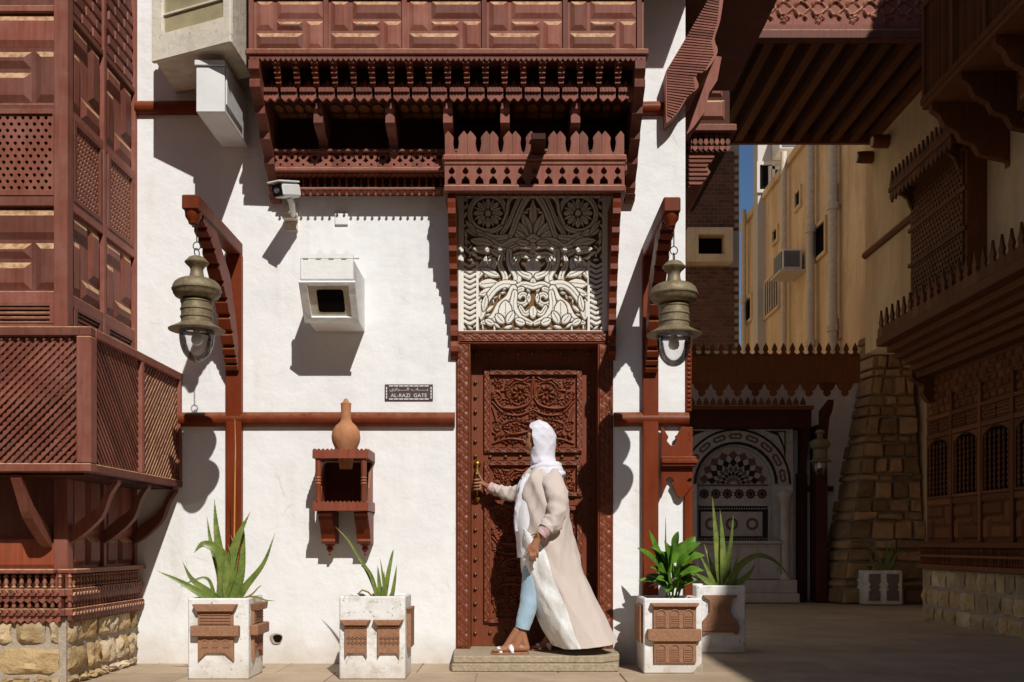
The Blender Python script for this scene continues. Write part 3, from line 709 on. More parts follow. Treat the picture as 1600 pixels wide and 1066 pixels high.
add(bez(q(0,300), q(60,285), q(120,300), q(190,270), w=(W1*.9,W1*.9)), bez(q(115,270), q(110,330), q(75,395), q(95,440), w=(W1,W1*1.4)), bez(q(150,280), q(160,330), q(135,390), q(140,440), w=(W2,W1)))
add(lens_(q(0,310), q(0,380), 30*k), bez(q(20,390), q(60,372), q(80,330), q(70,300), w=(W1,W2)), lens_(q(185,300), q(230,390), 22*k), lens_(q(225,290), q(262,400), 16*k))
add(lens_(q(160,390), q(258,350), 15*k), lens_(q(170,420), q(262,430), 18*k), lens_(q(175,450), q(262,480), 15*k), bez(q(95,430), q(150,430), q(200,470), q(255,560), w=(W1*1.3,W1)))
add(lens_(q(0,400), q(0,440), 12*k), bez(q(0,440), q(45,430), q(88,450), w=(W1,W1)), spiral(q(52,495), 44*k, 14*k, -90, 330, (W1*.75,W1*.7), 30))
add(bez(q(95,450), q(112,500), q(150,540), q(190,590), q(245,615), w=(W1*1.2,W1*2.0,W1*.6)), bez(q(88,470), q(95,540), q(70,585), q(10,615), w=(W1*.9,W1*1.5,W1*.7)), bez(q(60,540), q(40,570), q(15,560), q(0,545), w=(W1*.7,W1*.9)))
add(lens_(q(0,535), q(0,590), 15*k), lens_(q(135,610), q(132,510), 26*k), lens_(q(125,615), q(95,560), 15*k), lens_(q(142,615), q(178,575), 15*k), lens_(q(250,500), q(250,600), 18*k), lens_(q(225,480), q(240,560), 12*k))
add(lens_(q(40,618), q(85,600), 14*k), lens_(q(190,622), q(230,600), 12*k), lens_(q(20,470), q(20,520), 8*k))
for b in range(12):                                            # zigzag of the side strips
    y = 330+b*25; add(bez(q(279,y), q(305,y+12), q(330,y+1), n=6, w=(W2*.8,W2*.8)))
def frame_ex(A, B, h, U, V):
    hw = (PX1-PX0)/2; H = PV1-PV0
    e = (hw-A < 14*k) | (B < 10*k) | (H-B < 14*k) | ((np.abs(A-268*k) < 6*k) & (B > 320*k))
    return np.where(e, 1.0, h)
relief(FW, PX0, PX1, PV0, PV1-.012, -.056, .038, sg, 330, 310, 'carved_relief', 'carve_white', pan, extra=frame_ex, fill=2500, flen=.034)
MB().box(DL+.001, PX0-.001, PV0, PV1-.012, -.06, -.012).build('side_margin', 'carve_white', pan)
MB().box(PX1+.001, DR-.001, PV0, PV1-.012, -.06, -.012).build('side_margin', 'carve_white', pan)

door = thing('carved_door', 'carved varnished wooden gate door with brass studs and scrolling leaf panels', 'door', ((DL+DR)/2, .2, .115))
FZ0 = .108; FT = PV0-.004; JL = fx(735); JR = fx(934)
def strip(A, B, h, U, V): return h
def rope(name, u0, u1, v0, v1, w0, d, parent, vertical=True, p=.085, nx=10, nz=120):
    def ex(A, B, h, U, V):
        s, t = (V, (U-(u0+u1)/2)/((u1-u0)/2)) if vertical else (U, (V-(v0+v1)/2)/((v1-v0)/2))
        ph = (s/p) % 1.0; sc_ = np.sin(2*np.pi*s/p)
        wave = np.clip(1-np.abs(t-.55*sc_)/.28, 0, 1)**.6
        leafs = np.clip(1-np.hypot((ph-.25)*2.6, (t+.45)*1.5), 0, 1)**.5+np.clip(1-np.hypot((ph-.75)*2.6, (t-.45)*1.5), 0, 1)**.5
        cut = .25*np.abs(np.sin(4*np.pi*s/p+3*t))
        return np.clip(np.maximum(wave, leafs)-cut*.6, 0, 1)*np.clip((1-np.abs(t))*6, 0, 1)+np.where(np.abs(t) > .86, .75, 0)
    return relief(FW, u0, u1, v0, v1, w0, d, [], nx, nz, name, 'door', parent, mirror=False, rounded=True, extra=ex)
# outer frame: jambs and lintel with carved faces
for a, b in ((DL+.002, JL), (JR, DR-.002)):
    fj = MB().box(a, b, FZ0, FT-.095, -.22, .008).build('frame_jamb', 'door', door, bev=.004)
    rope('carving', a+.012, b-.012, FZ0+.02, FT-.10, .0085, .014, fj, True, .11, 12, 260)
fl = MB().box(DL+.002, DR-.002, FT-.094, FT, -.22, .012).build('frame_lintel', 'door', door, bev=.004)
rope('carving', DL+.03, DR-.03, FT-.075, FT-.02, .0125, .014, fl, False, .12, 220, 10)
# leaf
LY = -.20
leaf = MB().box(JL+.001, JR-.001, FZ0+.002, FT-.096, LY-.05, LY).build('door_leaf', 'door', door)
def dx(px): return (px-800)*(CD-LY)/FPX
def dz(py): return CH-(py-850)*(CD-LY)/FPX
def panel_segs(kk, H):
    def q(a, b): return (a*kk, b*kk)
    s = []; w1, w2 = 10*kk, 5.5*kk
    s += flower(q(72,92), 50*kk, 9, 11*kk)+flower(q(192,42), 26*kk, 7, 7*kk)+flower(q(95,278), 30*kk, 7, 8*kk)+flower(q(0,200), 34*kk, 8, 8*kk)
    s += [spiral(q(72,92), 62*kk, 66*kk, 150, 440, (w1*.7,w2), 28), spiral(q(200,108), 30*kk, 6*kk, 30, -420, (w1*.7,w2), 28)]
    s += [bez(q(225,90), q(190,160), q(120,178), q(40,160), q(0,110), w=(w1,w1*1.2,w2)), bez(q(228,140), q(160,205), q(80,215), q(0,185), w=(w2,w1,w2)), bez(q(228,170), q(205,240), q(200,300), w=(w2,w1))]
    s += [spiral(q(195,285), 24*kk, 5*kk, -90, 330, (w1*.6,w2), 22), bez(q(0,0), q(6,50), q(8,110), w=(w1,w1*.6)), bez(q(20,0), q(60,22), q(110,15), q(150,40), w=(w2,w1*.8,w2)), bez(q(110,20), q(150,60), q(140,110), q(120,150), w=(w1*.6,w1,w2))]
    for b in range(5): s += [lens(q(215-b*30,350-b*7), q(190-b*32,312-b*4), 11*kk), lens(q(20+b*34,372), q(48+b*34,336), 10*kk)]
    s += [bez(q(225,372), q(150,348), q(70,352), q(10,372), w=(w2,w1,w2)), bez(q(10,255), q(50,250), q(110,240), q(165,262), w=(w1,w2)), bez(q(15,300), q(50,310), q(120,320), q(160,300), w=(w2,w1,w2))]
    for b in range(6):
        s += [lens(q(150+b*12,150-b*13), q(176+b*9,168-b*12), 6*kk), lens(q(35+b*22,228-b*2), q(52+b*22,252-b*3), 7*kk)]
        s += [lens(q(130,60+b*18), q(158,50+b*18), 6*kk), lens(q(24,30+b*16), q(40,20+b*15), 5*kk), lens(q(165+b*9,200+b*14), q(150+b*9,222+b*14), 6*kk)]
    return s
def carved_door_panel(x0, x1, y0, y1):
    u0, u1, v0, v1 = dx(x0), dx(x1), dz(y1), dz(y0)
    fr = MB().plate([(u0-.055,v0-.055),(u1+.055,v0-.055),(u1+.055,v1+.055),(u0-.055,v1+.055)], LY+.0005, LY+.022, [[(u0-.012,v0-.012),(u1+.012,v0-.012),(u1+.012,v1+.012),(u0-.012,v1+.012)]]).build('panel_frame', 'door', door, bev=.003)
    rope('frame_carving', u0-.053, u0-.016, v0-.04, v1+.04, LY+.0225, .016, fr, True, .09, 8, 120); rope('frame_carving', u1+.016, u1+.053, v0-.04, v1+.04, LY+.0225, .016, fr, True, .09, 8, 120)
    rope('frame_carving', u0-.012, u1+.012, v0-.05, v0-.014, LY+.0225, .016, fr, False, .09, 120, 8); rope('frame_carving', u0-.012, u1+.012, v1+.014, v1+.05, LY+.0225, .016, fr, False, .09, 120, 8)
    kk = (u1-u0)/2/232
    hgt = v1-v0; segs = panel_segs(kk, hgt)
    if hgt > 1.2*385*kk: segs += [(np.array(p)*np.array((1,-1))+np.array((0,hgt)), ws) for p, ws in panel_segs(kk, hgt)]
    relief(FW, u0, u1, v0, v1, LY+.001, .026, segs, 230, int(230*hgt/(u1-u0)), 'carved_relief', 'door', door, rounded=True, gap=.003, fill=2500, flen=.022)
carved_door_panel(768, 898, 589, 697); carved_door_panel(768, 898, 730, 765); carved_door_panel(768, 898, 800, 962)
st0 = None
def stud(px, py, r=.0125):
    global st0
    if st0 is None:
        u, v = dx(px), dz(py); p = FW.p(u, v, LY)
        m = MB().tube([p, p+np.array((0,-.006,0)), p+np.array((0,-.016,0)), p+np.array((0,-.024,0)), p+np.array((0,-.028,0))], [.014,.015,.0125,.008,.002], 9)
        st0 = m.build('stud', 'stud', door, smooth=True, origin=p)
    else: inst(st0, FW.p(dx(px), dz(py), LY), door)
for y in range(598, 1001, 23):
    if not 725 < y < 790: stud(743, y)
    stud(921, y)
for x in range(744, 925, 22): stud(x, 553)
for x in (766, 790, 813, 878, 902): stud(x, 714)
for x in range(766, 905, 23): stud(x, 988)
HX = dx(746)
hd = MB().tube([(HX,-LY-.002,dz(727)),(HX,-LY-.05,dz(732)),(HX,-LY-.07,dz(745)),(HX,-LY-.075,dz(752)),(HX,-LY-.07,dz(760)),(HX,-LY-.05,dz(772)),(HX,-LY-.002,dz(777))], [.012,.014,.018,.012,.018,.014,.012], 10).build('handle', 'brass', door, smooth=True)
for y in (725, 780): MB().lathe([(.006,-.03),(.024,-.012),(.028,0),(.022,.014),(.006,.032)], HX, LY+.012, 10, dz(y)).build('boss', 'brass', hd, smooth=True)
# step
stp = thing('door_step', 'worn two-layer concrete step under the carved door', 'step', (.15,-.2,0))
SW = .47
MB().plan([(fx(708,SW),SW),(fx(940,SW),SW),(fx(968,SW-.12),SW-.13),(fx(965),.002),(fx(709),.002)], .058, .11).build('upper_slab', 'concrete', stp, bev=.008)
MB().plan([(fx(706,SW),SW+.012),(fx(966,SW),SW+.012),(fx(968),.0025),(fx(706),.0025)], .001, .0575).build('lower_slab', 'concrete', stp, bev=.006)
MB().box(DL+.003, DR-.003, .0, .107, -.25, -.0005).build('threshold', 'concrete', stp)

# ================================================= canopy over the gate
CW = .43; C0, C1 = fx(695, CW), fx(976, CW)
can = thing('gate_canopy', 'brown wooden canopy with pointed crenels and pierced spade frieze over the gate', 'canopy', ((C0+C1)/2, -.2, fz(300, CW)))
yr1, yr0, yf0, yb0 = fz(243,CW), fz(252,CW), fz(290,CW), fz(300,CW)
for F, u0, u1, w in ((FW, C0, C1, CW), (Fr((C0,0,0),(0,-1,0),(-1,0,0)), .001, CW-.026, 0), (Fr((C1,0,0),(0,-1,0),(1,0,0)), .001, CW-.026, 0)):
    MB(F).box(u0-.012 if w else u0, u1+.012 if w else u1, yr0, yr1, w-.03, w+.02).build('cornice', 'bay', can, bev=.006)
    MB(F).box(u0-.004 if w else u0, u1+.004 if w else u1, yr0-.028, yr0-.004, w-.026, w+.008).build('cornice', 'bay', can, bev=.005)
    MB(F).box(u0-.006 if w else u0, u1+.006 if w else u1, yb0, yf0, w-.03, w+.012).build('bottom_rail', 'bay', can, bev=.006)
    # pierced frieze
    nh = 13 if w else 4; st = (u1-u0)/nh; zt, zb = yr0-.03, yf0+.001; H = zt-zb; holes = []
    for i in range(nh):
        c = u0+(i+.5)*st
        holes.append([(c-.002,zt-H*.45),(c-.018,zt-H*.38),(c-.022,zt-H*.28),(c-.014,zt-H*.17),(c,zt-H*.06),(c+.014,zt-H*.17),(c+.022,zt-H*.28),(c+.018,zt-H*.38),(c+.002,zt-H*.45)])
        holes.append([(c,zt-H*.50),(c+.012,zt-H*.60),(c+.027,zt-H*.72),(c+.03,zt-H*.93),(c-.03,zt-H*.93),(c-.027,zt-H*.72),(c-.012,zt-H*.60)])
    MB(F).plate([(u0,zb),(u1,zb),(u1,zt),(u0,zt)], w-.018, w, holes).build('pierced_frieze', 'bay', can)
    # crenel boards: pairs of swan-neck points, each its own board
    n = 16 if w else 5; st = (u1-u0-.002)/n; z0, z1 = yr1+.0005, fz(204,CW)
    for i in range(n):
        if w and i == 8: continue
        a = u0+.001+i*st; L = i % 2 == 0; hh = z1-z0
        P = [(0,0),(1,0),(1,.12),(.86,.2),(.74,.5),(.80,.72),(.62,.84),(.28,1),(0,.84),(.0,.5)]
        pts = [(a+(x if L else 1-x)*st*.97, z0+y*hh) for x, y in P]
        MB(F).plate(pts, w-.020, w-.004).build('crenel', 'bay', can)
MB().box(C0+.02, C1-.02, yr0-.03, yr0-.01, .001, CW-.032).build('roof_board', 'bay_dark', can)
# floodlight-like block sitting in the gap of the crenels
fb_ = thing('floodlight_box', 'small boxy lamp fitting in the gap between the canopy crenels', 'lamp', (fx(841,CW), -CW+.1, yr1))
MB().box(fx(829,CW), fx(851,CW), yr1+.002, yr1+.05, CW-.2, CW+.26).build('housing', 'bay_dark', fb_, bev=.006)
MB().box(fx(828,CW), fx(852,CW), yr1+.10, yr1+.112, CW-.2, CW+.02).build('shade', 'bay', fb_, bev=.003)
for s in (829.5, 850): MB().box(fx(s,CW)-.004, fx(s,CW)+.004, yr1+.051, yr1+.0995, CW-.18, CW-.16).build('stay', 'bay_dark', fb_)
# canopy side brackets running down the wall
cb = [(.002,yb0-.001),(CW-.03,yb0-.001),(CW-.03,yb0-.06)]
zz = yb0-.06; N = 9
for i in range(N):
    t = (i+1)/N; wv = (CW-.03)*(1-t)**1.7+.035; z = yb0-.06-1.02*t
    cb += [(wv+.03, z+.075), (wv+.035, z+.035), (wv+.005, z+.01), (wv, z)]
cb += [(.002, yb0-1.1)]
for c in (C0+.045, C1-.05): MB().side(cb, c-.028, c+.028).build('side_bracket', 'red', can, bev=.003)

# ================================================= lantern brackets and lanterns
def bracket(cx, zt, L, label, zb):
    t = thing('lantern_bracket', label, 'bracket', (cx, 0, zb), 'lantern brackets flanking the gate')
    MB().box(cx-.058, cx+.058, zb, zt-.001, .001, .06).build('post', 'red', t, bev=.005)
    MB().box(cx-.055, cx+.055, zt, zt+.095, .001, L).build('arm', 'red', t, bev=.008)
    MB().lathe([(.012,-.085),(.03,-.075),(.035,-.055),(.052,-.03),(.055,0)], cx, L-.065, 12, zt).build('drop_knob', 'red', t, smooth=R(40))
    out = [(L-.13, zt-.0005)]
    A, B = np.array((L-.13, zt)), np.array((.062, zt-.86)); N = 9
    ctl = catmull([A, (L*.62, zt-.13), (L*.34, zt-.40), (L*.16, zt-.70), B], 3); low = []
    for i in range(len(ctl)-1):
        p, r = ctl[i], ctl[i+1]; d = r-p; nrm = np.array((d[1], -d[0])); nrm = nrm/np.linalg.norm(nrm); nrm = nrm if nrm[1] < .6 else -nrm
        nn = np.array((abs(nrm[0]), -abs(nrm[1])))
        low += [tuple(p+nn*.0), tuple(p+d*.15+nn*.035), tuple(p+d*.75+nn*.035), tuple(p+d*.95+nn*.012)]
    low.append(tuple(B))
    up = [(.0615, zt-.72), (.15,zt-.50), (.30, zt-.22), (L*.52, zt-.07), (L*.60, zt-.0005)]
    MB().side(low+up, cx-.045, cx+.045).build('scalloped_brace', 'red', t, bev=.003)
    return t
def lantern(cx, cy, zb, label):
    t = thing('lantern', label, 'lantern', (cx, cy, zb), 'hanging street lanterns'); w = -cy
    b = MB().lathe([(.0,.0),(.176,.0),(.178,.006),(.13,.030),(.105,.046),(.10,.05)], cx, w, 32, zb).build('brim', 'lantern', t, smooth=R(30))
    MB().lathe([(.098,.051),(.098,.075),(.104,.08),(.104,.088),(.098,.092),(.098,.125),(.104,.13),(.104,.138),(.098,.142),(.097,.175),(.103,.18),(.103,.188),(.09,.194),(.085,.198)], cx, w, 28, zb).build('ribbed_collar', 'lantern', t, smooth=R(30))
    MB().lathe([(.084,.199),(.112,.204),(.134,.216),(.147,.234),(.151,.254),(.156,.256),(.157,.264),(.152,.267),(.149,.285),(.139,.304),(.120,.320),(.095,.331),(.068,.337),(.05,.342)], cx, w, 32, zb).build('bulging_body', 'lantern', t, smooth=R(60))
    MB().lathe([(.049,.343),(.042,.37),(.04,.395),(.048,.41),(.066,.426),(.075,.436),(.076,.441),(.066,.452),(.05,.47),(.035,.478),(.02,.482),(.0,.482)], cx, w, 24, zb).build('top_knob', 'lantern', t, smooth=R(50))
    MB().lathe([(.110,-.001),(.110,-.03),(.107,-.07),(.099,-.11),(.085,-.145),(.065,-.172),(.042,-.191),(.02,-.20),(.003,-.203)], cx, w, 32, zb).build('glass_globe', 'glass', t, smooth=True)
    MB().lathe([(.004,-.095),(.026,-.087),(.036,-.067),(.034,-.045),(.026,-.03),(.024,-.003)], cx, w, 16, zb).build('bulb', 'bulb', t, smooth=True)
    for k in range(2):
        a = [(cx+.024*math.cos(2*math.pi*i/14)*(1 if k else .35), cy+(.0 if k else .024*math.cos(2*math.pi*i/14)), zb+.505+.042*k+.026*math.sin(2*math.pi*i/14)) for i in range(15)]
        MB().tube(a, .0035, 6).build('chain_ring', 'iron', t, smooth=True)
    MB().tube([(cx,cy,zb+.57),(cx,cy,zb+.64),(cx,cy,zb+.71)], .004, 6).build('hanger_rod', 'iron', t)
bl = bracket(fx(368), fz(326,.95)-.03, 1.03, 'red brown lantern bracket rising behind the aloe with the tall dry stalk', .2)
brk = bracket(fx(1015), fz(330,.95)-.03, 1.03, 'red brown lantern bracket beside the crenellated fascia at the building corner', .2)
lantern(-2.035, -.965, fz(517,.965), 'bronze hanging lantern with clear glass globe between the lattice balcony and the white vent box')
lantern(1.045, -.965, fz(524,.965), 'bronze hanging lantern with clear glass globe at the building corner above the alley')

# ================================================= wall boxes, camera, plates
VX0, VX1 = fx(469,.53), fx(552,.53)
vb = thing('vent_box', 'white plaster box with a tilted dark square opening on the white wall', 'vent box', ((VX0+VX1)/2, 0, 2.47))
zf0, zf1, zt = fz(501,.335), fz(438,.53), fz(404,.53)
MB().side([(.001,2.468),(.325,zf0+.004),(.515,zf1),(.53,zf1+.004),(.53,zt),(.001,zt)], VX0, VX1).build('body', 'white_box', vb, bev=.006)
d = np.array((.195, zf1-zf0)); d /= np.linalg.norm(d); nn = np.array((d[1], -d[0]))
Ft = Fr((0,-.325,zf0+.004), (1,0,0), (0,-nn[0],nn[1])); Ft.z = np.array((0,-d[0],d[1])); Lh = np.hypot(.19, zf1-zf0)
MB(Ft).plate([(VX0-.012,-.012),(VX1+.012,-.012),(VX1+.012,Lh),(VX0-.012,Lh)], .0005, .022, [[(VX0+.045,.035),(VX1-.04,.035),(VX1-.04,Lh-.03),(VX0+.045,Lh-.03)]]).build('frame', 'white_box', vb, bev=.003)
MB(Ft).box(VX0+.044, VX1-.039, .034, Lh-.029, .001, .004).build('inner_tray', 'oldcream', vb)
MB(Ft).plate(arc((VX0+.12,.085),.02,180,270,4)+arc((VX1-.10,.085),.02,270,360,4)+arc((VX1-.10,Lh-.085),.02,0,90,4)+arc((VX0+.12,Lh-.085),.02,90,180,4), .0045, .006).build('opening', 'dark', vb)
tp = [(VX0,zt+.0005),(VX1,zt+.0005)]; st = (VX1-VX0)/4
for i in range(4):
    x = VX1-i*st; tp += [(x,zt+.03),(x-st*.2,zt+.032),(x-st*.35,zt+.055),(x-st*.5,zt+.066),(x-st*.65,zt+.055),(x-st*.8,zt+.032)]
tp.append((VX0,zt+.03)); MB().plate(tp, .505, .53).build('crenel_edge', 'white_box', vb)
for i in range(5): MB().box(VX0+.02+i*st*.96, VX0+.055+i*st*.96, zt-.006, zt+.003, .531, .534).build('drain_slot', 'mortar', vb)

# cream window box (air conditioner housing) high on the wall, turned a little
acb = thing('air_conditioner_housing', 'worn cream wooden housing with a dusty pane high on the white wall', 'housing', (-2.2,-.35,4.24))
c0, c1, c2, c3 = np.array((-2.48,-.47,0)), np.array((-1.874,-.74,0)), np.array((-1.86,-.262,0)), np.array((-2.5,-.002,0))
ud = (c1-c0); fwid = np.linalg.norm(ud); ud /= fwid; nd = np.array((ud[1], -ud[0], 0)); FA = Fr(c0, ud, nd); Z0, Z1 = 4.24, 4.86
MB().hexa([c0+(0,0,Z0),c1+(0,0,Z0),c2+(0,0,Z0),c3+(0,0,Z0),c0+(0,0,Z1),c1+(0,0,Z1),c2+(0,0,Z1),c3+(0,0,Z1)]).build('casing', 'oldcream', acb, bev=.006)
fm = MB(FA).plate([(-.012,Z0-.008),(fwid+.012,Z0-.008),(fwid+.012,Z1+.01),(-.012,Z1+.01)], .0005, .03, [[(.085,Z0+.17),(fwid-.05,Z0+.17),(fwid-.05,Z1-.13),(.085,Z1-.13)]]).build('frame', 'oldcream', acb, bev=.004)
MB(FA).box(.08, fwid-.045, Z0+.165, Z1-.125, .001, .006).build('pane', 'pane', fm)
MB(FA).box(.085, fwid-.05, Z0+.30, Z0+.312, .0065, .02).build('glazing_bar', 'oldcream', fm)
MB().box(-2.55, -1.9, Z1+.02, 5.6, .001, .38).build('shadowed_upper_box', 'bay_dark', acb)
dk = thing('duct_box', 'plain white metal duct box hanging under the worn cream housing', 'duct', (-2.06,-.3,3.84))
MB().box(fx(347), fx(388), 3.84, 4.15, .001, .60).build('casing', 'metalwhite', dk, bev=.004)
MB().box(fx(347)-.008, fx(388)+.003, 4.152, 4.19, .001, .615).build('lid', 'metalwhite', dk, bev=.004)
MB().box(fx(388)+.004, fx(388)+.012, 3.90, 4.148, .2, .585).build('side_flap', 'metalwhite', dk)
# security camera
sc_ = thing('security_camera', 'white security camera with black lens on a wall bracket below the oriel', 'security camera', (fx(455),0,fz(348)))
p = np.array((fx(445,.33), -.33, fz(298,.33))); ax = np.array((-.42,-.85,-.28)); ax /= np.linalg.norm(ax)
bxp = np.cross(ax, (0,0,1.)); bxp /= np.linalg.norm(bxp); upv = np.cross(bxp, ax)
def cbox(t0, t1, a, b_, sh=0): return [p+ax*t0+bxp*x+upv*(y+sh) for x, y in ((-a,-b_),(a,-b_),(a,b_),(-a,b_))]+[p+ax*t1+bxp*x+upv*(y+sh) for x, y in ((-a,-b_),(a,-b_),(a,b_),(-a,b_))]
MB().hexa(cbox(-.13,.08,.05,.048)).build('body', 'metalwhite', sc_, bev=.016)
MB().hexa(cbox(-.12,.115,.056,.006,.056)).build('sun_shield', 'metalwhite', sc_, bev=.004)
MB().hexa(cbox(.0805,.09,.044,.042)).build('lens_window', 'lens', sc_, bev=.004)
MB().tube([p+ax*.0905, p+ax*.098], [.022,.020], 12).build('lens', 'acgrey', sc_)
MB().tube([p-ax*.05+np.array((0,0,-.05)), (fx(456,.25),-.25,fz(318,.25)), (fx(458,.1),-.1,fz(335,.1)), (fx(457),-.02,fz(336))], [.02,.022,.022,.028], 10).build('arm', 'metalwhite', sc_, smooth=R(50))
MB().box(fx(447), fx(466), fz(362), fz(322), .001, .022).build('base_plate', 'oldcream', sc_, bev=.004)
MB().box(fx(445), fx(467), fz(347), fz(340), .023, .09).build('ledge', 'oldcream', sc_, bev=.003)
cpz = MB().box(fx(524), fx(544), fz(352), fz(334), .001, .018).build('cover_plate', 'white_box', None, bev=.003); tag(cpz, 'small blank white cover plate on the wall above the vent box', 'cover plate')

# plaque
pq = thing('name_plaque', 'brown engraved plaque reading AL-RAZI GATE in Arabic and English', 'plaque', (fx(639),0,fz(613)))
p0, p1, pz0, pz1 = fx(601.5), fx(676.5), fz(626.5), fz(601)
MB().box(p0, p1, pz0, pz1, .001, .010).build('plate', 'plaque', pq, bev=.002)
def text(body, cx, cz, width, height, parent, name):
    cu = bpy.data.curves.new('t', 'FONT'); cu.body = body; cu.size = 1
    o = bpy.data.objects.new('t', cu); COL.objects.link(o); bpy.context.view_layer.update()
    me = bpy.data.meshes.new_from_object(o.evaluated_get(bpy.context.evaluated_depsgraph_get())); bpy.data.objects.remove(o)
    if len(me.vertices) == 0: return None
    co = np.array([v.co for v in me.vertices]); lo, hi = co.min(0), co.max(0); b = MB()
    for v in co: b.P(cx+((v[0]-lo[0])/(hi[0]-lo[0])-.5)*width, cz+((v[1]-lo[1])/(hi[1]-lo[1])-.5)*height, .0112)
    b.f = [tuple(f.vertices) for f in me.polygons]
    return b.build(name, 'letter', parent, recalc=False)
text('AL-RAZI  GATE', (p0+p1)/2, fz(618.3), .27, .027, pq, 'english_lettering')
text('\uFEF1\uFEAF\uFE8D\uFEAE\u0640\u0640\u0640\u0640\uFEDF\uFE8D \uFE8F\uFE8E\u0640\u0640\u0640\u0640\u0640\uFE91', (p0+p1)/2, fz(609.6), .285, .032, pq, 'arabic_lettering')
for z in (pz0+.012, pz1-.012):
    for i in range(8):
        a = p0+.028+i*(p1-p0-.056)/8; MB().plate([(a+.004,z-.004),(a+.034,z-.004),(a+.036,z+.004),(a+.002,z+.004)], .0101, .0113).build('border_dash', 'letter', pq)
for x in (p0+.013, p1-.013):
    for i in range(4):
        a = pz0+.016+i*(pz1-pz0-.03)/4; MB().box(x-.004, x+.004, a, a+.018, .0101, .0113).build('border_dash', 'letter', pq)

# ================================================= red shelf with the clay jug
KW = .36; K0, K1 = fx(488,KW), fx(575,KW); kz = lambda py: fz(py, KW)
sh = thing('wall_shelf', 'open red wooden wall shelf with turned posts and scalloped edges', 'shelf', ((K0+K1)/2,-.18,kz(850)))
def scall(u0, u1, z0, z1, w0, w1, F=FW, n=13, name='scalloped_edge', up=True):
    st = (u1-u0)/n; P = [(u0,z0),(u1,z0)]
    for i in range(n):
        x = u1-i*st; P += [(x-st*t, z1-.010+.016*math.sin(math.pi*t)) for t in (.05,.25,.5,.75,.95)]
    MB(F).plate(P, w0, w1).build(name, 'orange', sh)
jx = fx(541,.18)
def slab(z0, z1, hole):
    m = MB(); O = [(K0+.02,.002),(K1-.02,.002),(K1-.02,KW-.022),(K0+.02,KW-.022)]
    H = [arc((jx,.19), .062, 0, 337, 15)] if hole else []
    m.plate(O, z0, z1, H, conv=lambda a, b, t: FW.p(a, t, b)); m.build('shelf_board', 'red', sh)
slab(kz(714), kz(707), True); slab(kz(796), kz(787), False)
FKR = Fr((K1,0,0), (0,-1,0), (1,0,0)); FKL = Fr((K0,0,0), (0,-1,0), (-1,0,0))
for z0, z1 in ((kz(716), kz(702)), (kz(798), kz(784))):
    scall(K0, K1, z0, z1, KW-.02, KW)
    for F in (FKR, FKL): scall(.002, KW-.021, z0, z1, -.019, 0, F, 10)
for x in (K0+.035, K1-.035): MB().lathe([(.021,0),(.021,.12),(.024,.125),(.018,.135),(.024,.145),(.018,.155),(.024,.165),(.018,.175),(.021,.185),(.021,kz(717)-kz(783))], x, KW-.035, 14, kz(783)).build('turned_post', 'orange', sh, smooth=R(40))
for F in (FKR, FKL):
    MB(F).plate([(.003,kz(783)),(.19,kz(783)),(.17,kz(760)),(.12,kz(735)),(.06,kz(724)),(.003,kz(718))], -.03, -.015).build('side_board', 'orange', sh)
MB().box(K0+.03, K1-.03, kz(783), kz(717), .002, .012).build('back_board', 'bay_dark', sh)
kb = [(.002,kz(799)),(.31,kz(799)),(.31,kz(803)),(.28,kz(806)),(.27,kz(812)),(.21,kz(826)),(.165,kz(842)),(.18,kz(846)),(.15,kz(850)),(.002,kz(850))]
for x in (K0+.075, K1-.06):
    MB().side(kb, x-.05, x+.05).build('bracket', 'red', sh, bev=.004)
    MB().lathe([(.004,-.085),(.012,-.075),(.008,-.06),(.02,-.05),(.028,-.035),(.018,-.025),(.034,-.012),(.04,0)], x, .09, 12, kz(850)).build('drop_finial', 'red', sh, smooth=R(40))
jz = lambda py: fz(py,.18)
B0 = jz(733)
jug = MB().lathe([(0,0),(.045,0),(.058,jz(712)-B0),(.075,jz(703)-B0),(.098,jz(692)-B0),(.104,jz(684)-B0),(.098,jz(674)-B0),(.075,jz(666)-B0),(.045,jz(660)-B0),(.036,jz(655)-B0),(.035,jz(645)-B0),(.037,jz(634)-B0),(.040,jz(631)-B0),(.03,jz(630)-B0),(.018,jz(627)-B0),(.012,jz(624)-B0),(.0,jz(623)-B0)], jx, .19, 26, B0).build('clay_jug', 'terra_smooth', None, smooth=R(50))
tag(jug, 'long necked terracotta clay jug standing in the top of the red wall shelf', 'jug')

# ================================================= crenellated fascia at the corner
fa = thing('corner_fascia', 'red wooden fascia with pointed crenels above and below a rail at the building corner', 'fascia', (fx(1052),0,fz(720)))
a0, a1 = fx(1027)+.02, XC+.045
w_ = a1-a0
def P_(L): return [(a0+x*w_, fz(y)) for x, y in L]
MB().plate(P_([(0,718),(1,718),(1,686),(.94,686),(.90,692),(.86,688),(.86,680),(.92,676),(.80,668),(.64,668.5),(.52,680),(.44,683),(.50,690),(.42,697),(.30,697),(.18,690),(.24,684),(.16,678),(.08,670),(0,668)]), .031, .055).build('upper_crenel_board', 'red', fa, bev=.003)
MB().plate(P_([(0,730),(1,730),(1,748),(.9,748),(.82,752),(.86,757),(.96,757),(.98,760),(.72,778),(.62,780),(.5,776),(.42,765),(.32,757),(.4,754),(.34,748),(.22,747),(.14,752),(.20,757),(.12,765),(0,780)]), .031, .055).build('lower_crenel_board', 'red', fa, bev=.003)
MB().box(a0-.005, a1+.02, fz(731), fz(715), .031, .10).build('rail', 'red', fa, bev=.008)
MB().box(a0-.003, a1+.03, fz(726), fz(720), .1005, .115).build('rail_moulding', 'red', fa, bev=.004)
